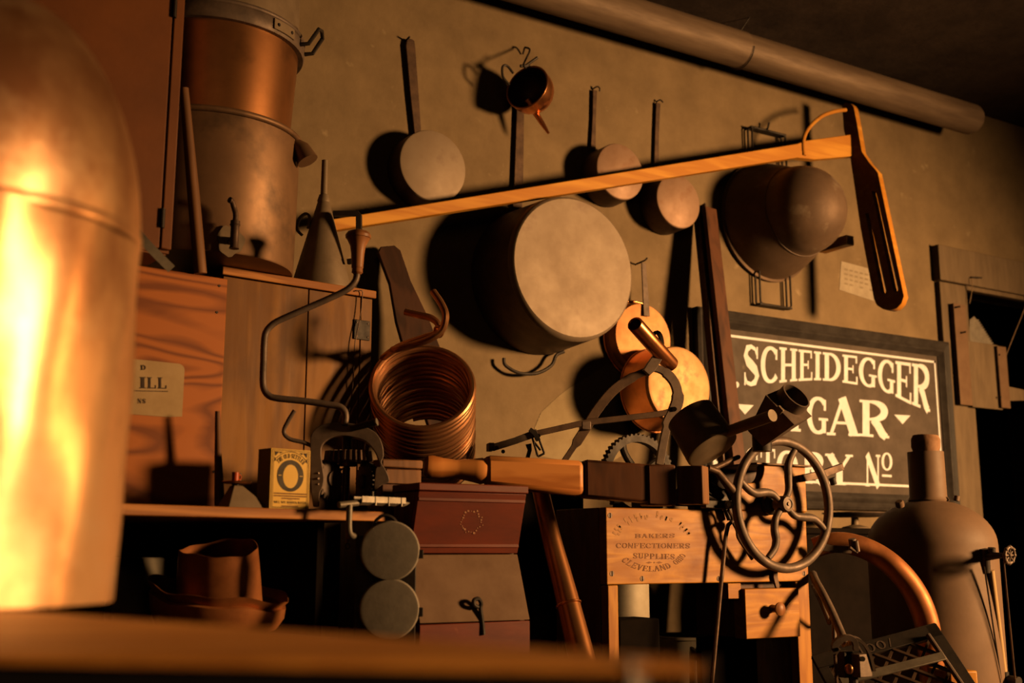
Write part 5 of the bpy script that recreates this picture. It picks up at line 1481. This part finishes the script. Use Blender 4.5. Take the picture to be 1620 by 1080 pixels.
# ------------------------------------------------------------------ door side: saw and wooden bracket
f_ = Fr(PY(1515, 560, -.028), 0)
def q(x, y, off=0): return f_.p(x, y, off)
o = thing('wooden_bracket', f_, 'brown wooden bracket nailed to the door casing, its back strip long and narrow', 'bracket')
obj('back_strip', MB().box((q(1507,560).x,-.022,q(1507,640).z),(q(1526,560).x,-.0005,q(1509,482).z)), M['tanpaint'], o, bevel=.002)
obj('side_board', MB().box((q(1527,560).x,-.018,q(1540,645).z),(q(1574,560,.0).x,-.004,q(1540,542).z)), M['trim'], o, bevel=.002)
obj('clip_strip', MB().box((q(1574,560,.02).x,-.034,q(1578,645,.02).z),(q(1588,560,.02).x,-.0185,q(1578,548,.02).z)), M['tanpaint'], o, bevel=.003)
mb = MB()
for x, y in ((1581,561),(1583,628)): mb.tube([q(x,y,.033), q(x,y,.037)], .004, 10)
obj('screws', mb, M['iron'], o)
obj('arm', MB().prism([q(1590,610,.02),q(1660,625,.02),q(1660,632,.02),q(1590,634,.02)], (0,.014,0)), M['trim'], o)
mb = MB()
for x, y in ((1509,487),(1518,527)):
    p = q(x, y, .02); mb.tube([p+V((0,.006,0)), p+V((.012,-.022,.004))], .0035, 8)
obj('nails', mb, M['iron'], o)
fs_ = Fr(PY(1550, 540, -.012), 0)
def q(x, y, off=0): return fs_.p(x, y, off)
out = [q(1534,545), q(1534,506), q(1541,500)]
n = 12
for i in range(n):
    a = (1545+ (1572-1545)*i/n, 505+(548-505)*i/n)
    b = (1545+ (1572-1545)*(i+.5)/n + 3, 505+(548-505)*(i+.5)/n - 1)
    out += [q(*a), q(*b)]
out += [q(1575,552), q(1575,600), q(1560,606)]
for i in range(9):
    a = (1556-2.2*i, 602-8*i*.8); b = (1550-2.2*i, 602-8*i*.8)
    out += [q(*a), q(*b)]
cen = sum(out, V())/len(out)
mb = MB(); mb.prism(out, (0,.002,0))
single('saw_blade', fs_, mb, M['steel'], 'broken toothed saw blade tucked behind the wooden bracket in the doorway', 'saw')
fn2 = Fr(PY(1536, 440, -.04), 0)
def q(x, y, off=0): return fn2.p(x, y, off)
o = thing('string_nail', fn2, 'bent nail in the door head with a thin string hanging from it', 'nail')
obj('nail', MB().tube([q(1534,439)+V((0,.02,0)), q(1534,439)+V((0,-.008,0)), q(1549,440)+V((0,-.012,0))], .0035, 8), M['iron'], o)
obj('string', MB().tube(smooth([q(1537,440,.012), q(1538,455,.012), q(1534,480,.0)],4), .0016, 6), M['string'], o)
fn3 = Fr(PY(1600, 540, -.05), 0)
def q(x, y, off=0): return fn3.p(x, y, off)
single('hanging_string', fn3, MB().tube(smooth([q(1640,430),q(1620,490),q(1604,530),q(1590,566)],4), .0018, 6), M['string'], 'slack string running down across the dark doorway to the bracket', 'string')

f_ = Fr(PY(1400, 900, -.34), 0); f_.O.z = 0
x0_, x1_ = f_.p(1262,900).x, f_.p(1492,900).x; zt = f_.p(1400,836).z
o = thing('shaded_cupboard', f_, 'added low cupboard below the shop sign, shade put into its colour', 'cupboard')  # added here; its near-black colour stands for the shade below the sign
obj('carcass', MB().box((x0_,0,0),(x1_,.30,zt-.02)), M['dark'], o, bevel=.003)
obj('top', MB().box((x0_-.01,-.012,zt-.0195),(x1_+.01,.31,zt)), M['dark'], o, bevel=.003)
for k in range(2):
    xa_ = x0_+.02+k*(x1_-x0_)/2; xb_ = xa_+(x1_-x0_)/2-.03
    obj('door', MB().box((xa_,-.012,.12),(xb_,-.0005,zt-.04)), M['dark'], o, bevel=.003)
f_ = Fr(PY(1352, 812, -.19), 0)
zst = f_.O.z
o = thing('dish_stand', f_, 'wide shallow dish on a short stem, under the lower edge of the shop sign', 'dish')
Rdi = 50*f_.m()
obj('dish', MB().lathe([(0,-.014),(Rdi*.8,-.012),(Rdi,.0),(Rdi*1.01,.003),(Rdi*.98,.003),(Rdi*.78,-.007),(0,-.009)], None, 48), M['irondusty'], o)
obj('stem', MB().lathe([(.05,zt-zst+.0005),(.045,zt-zst+.008),(.014,zt-zst+.016),(.012,-.0145),(0,-.0145)], None, 28), M['tin'], o)
# ------------------------------------------------------------------ foreground table and copper still
ZT = PZ(0, 962, 0).z
d_b = 1.02
pb = D(40, 962, 0.90)
ZT = pb.z
def onT(px, py): return PZ(px, py, ZT)
c4 = [onT(-330, 940), onT(1080, 1041), onT(1110, 1052), onT(-330, 1028)]
f_ = Fr(V((c4[1].x, c4[1].y, 0)))
o = thing('table', f_, 'plain wooden table in the near foreground carrying the copper still', 'table')
L4 = [f_.loc(p) for p in c4]
obj('table_top', MB().prism(L4, (0,0,-.004)), M['bench'], o)
cl4 = sum(L4, V())/4
obj('shaded_apron', MB().prism([p*.97+cl4*.03+V((0,0,-.0045)) for p in L4], (0,0,-.06)), M['dark'], o)  # shade on the table front put into the colour
for i in range(4):
    cc = sum(L4, V())/4
    p = L4[i]*.86 + cc*.14
    obj('leg', MB().box((p.x-.025,p.y-.025,0),(p.x+.025,p.y+.025,ZT-.065)), M['bench'], o, bevel=.003)
bs_ = f_.loc(onT(982, 1046)); obj('corner_strap', MB().box((bs_.x-.004,bs_.y-.012,bs_.z-.05),(bs_.x+.004,bs_.y+.006,bs_.z+.001)), M['tin'], o, label='pale metal corner strap')
# copper still
cst = D(-62, 700, 1.02); fst = Fr(V((cst.x, cst.y, ZT)))
mpx = pm(cst)
Rs = 251*mpx
zsh = fst.loc(D(-62, 352, 1.02)).z
b_ = 415*mpx
o = thing('copper_still', fst, 'large blurred copper still with a domed shoulder at the left edge of the foreground', 'still')
def dent(a, r, z, k):
    return (r*(1+.010*math.sin(5*a+9*z)+.007*math.sin(11*a-23*z+1)+.006*math.sin(3*a+40*z)), z)
zs_ = [zsh*i/40 for i in range(41)]
obj('body', MB().lathe([(0,0)]+[(Rs*(.985+.015*min(1,z/zsh)), z) for z in zs_], None, 120, wob=dent), M['copperstill'], o, ang=60)
obj('seam_band', MB().lathe([(Rs*1.004,zsh-.006),(Rs*1.012,zsh-.004),(Rs*1.012,zsh+.004),(Rs*1.002,zsh+.006)], None, 120), M['copperstill'], o, ang=60)
pr = [(Rs*math.cos(a), zsh+b_*math.sin(a)) for a in [math.radians(x) for x in range(0,84,4)]]
pr += [(Rs*.11, zsh+b_*1.0),(Rs*.10,zsh+b_*1.15),(0,zsh+b_*1.15)]
obj('dome', MB().lathe(pr, None, 120, wob=lambda a,r,z,k: (r*(1+.008*math.sin(4*a+11*z)), z)), M['copperstill'], o, ang=60)

# ------------------------------------------------------------------ light
def area(name, loc, tgt, w, h, P, col, spread=180):
    l = bpy.data.lights.new(name, 'AREA'); l.shape = 'RECTANGLE'; l.size = w; l.size_y = h
    l.energy = P; l.color = col; l.spread = math.radians(spread)
    o = bpy.data.objects.new(name, l); COL.objects.link(o); o.location = loc
    d = (V(tgt)-V(loc)); o.rotation_euler = d.to_track_quat('-Z', 'Y').to_euler()
    return o
KEY = V((4.75,-3.75,1.75))
KC = (1.0, .555, .22)
def spot(name, loc, tgt, P, col, ang, blend, rad):
    l = bpy.data.lights.new(name, 'SPOT'); l.energy = P; l.color = col; l.spot_size = math.radians(ang); l.spot_blend = blend; l.shadow_soft_size = rad
    o = bpy.data.objects.new(name, l); COL.objects.link(o); o.location = loc
    o.rotation_euler = (V(tgt)-V(loc)).to_track_quat('-Z', 'Y').to_euler()
    return o
spot('workshop_lamp', KEY, KEY + V((-.545*3,.838*3,-.66)), 1350, KC, 82, 1.0, .32)
spot('still_highlight_spot', campt(2.45, -1.08, 1.9), V((cst.x+.05, cst.y, ZT+.0)), 1250, (1,.66,.36), 12, .55, .38)  # added narrow spot, only for the highlight and glow on the still
w = bpy.data.worlds.new('dim_room'); SC.world = w; w.use_nodes = True
w.node_tree.nodes['Background'].inputs['Color'].default_value = (.9,.42,.16,1)
w.node_tree.nodes['Background'].inputs['Strength'].default_value = .0
area('shadow_fill', campt(.6, -1.6, 2.4), D(700,700,2.6), 1.6, 1.0, 2.0, (1,.5,.2))  # added weak fill that keeps the shade from going fully black

# ------------------------------------------------------------------ camera
cam = bpy.data.cameras.new('camera'); co = bpy.data.objects.new('camera', cam); COL.objects.link(co)
co.location = CAM
co.rotation_euler = Matrix((RT, UP, -FW)).transposed().to_euler()
cam.sensor_width = 36; cam.lens = 36*F/1620
cam.clip_start = .02
cam.dof.use_dof = True; cam.dof.focus_distance = 2.75; cam.dof.aperture_fstop = 3.6
SC.camera = co
vs = SC.view_settings
vs.view_transform = 'Standard'; vs.look = 'None'; vs.exposure = 0.0; vs.gamma = 1.0; vs.use_curve_mapping = False
SC.cycles.use_denoising = True
SC.cycles.max_bounces = 8
SC.cycles.diffuse_bounces = 0
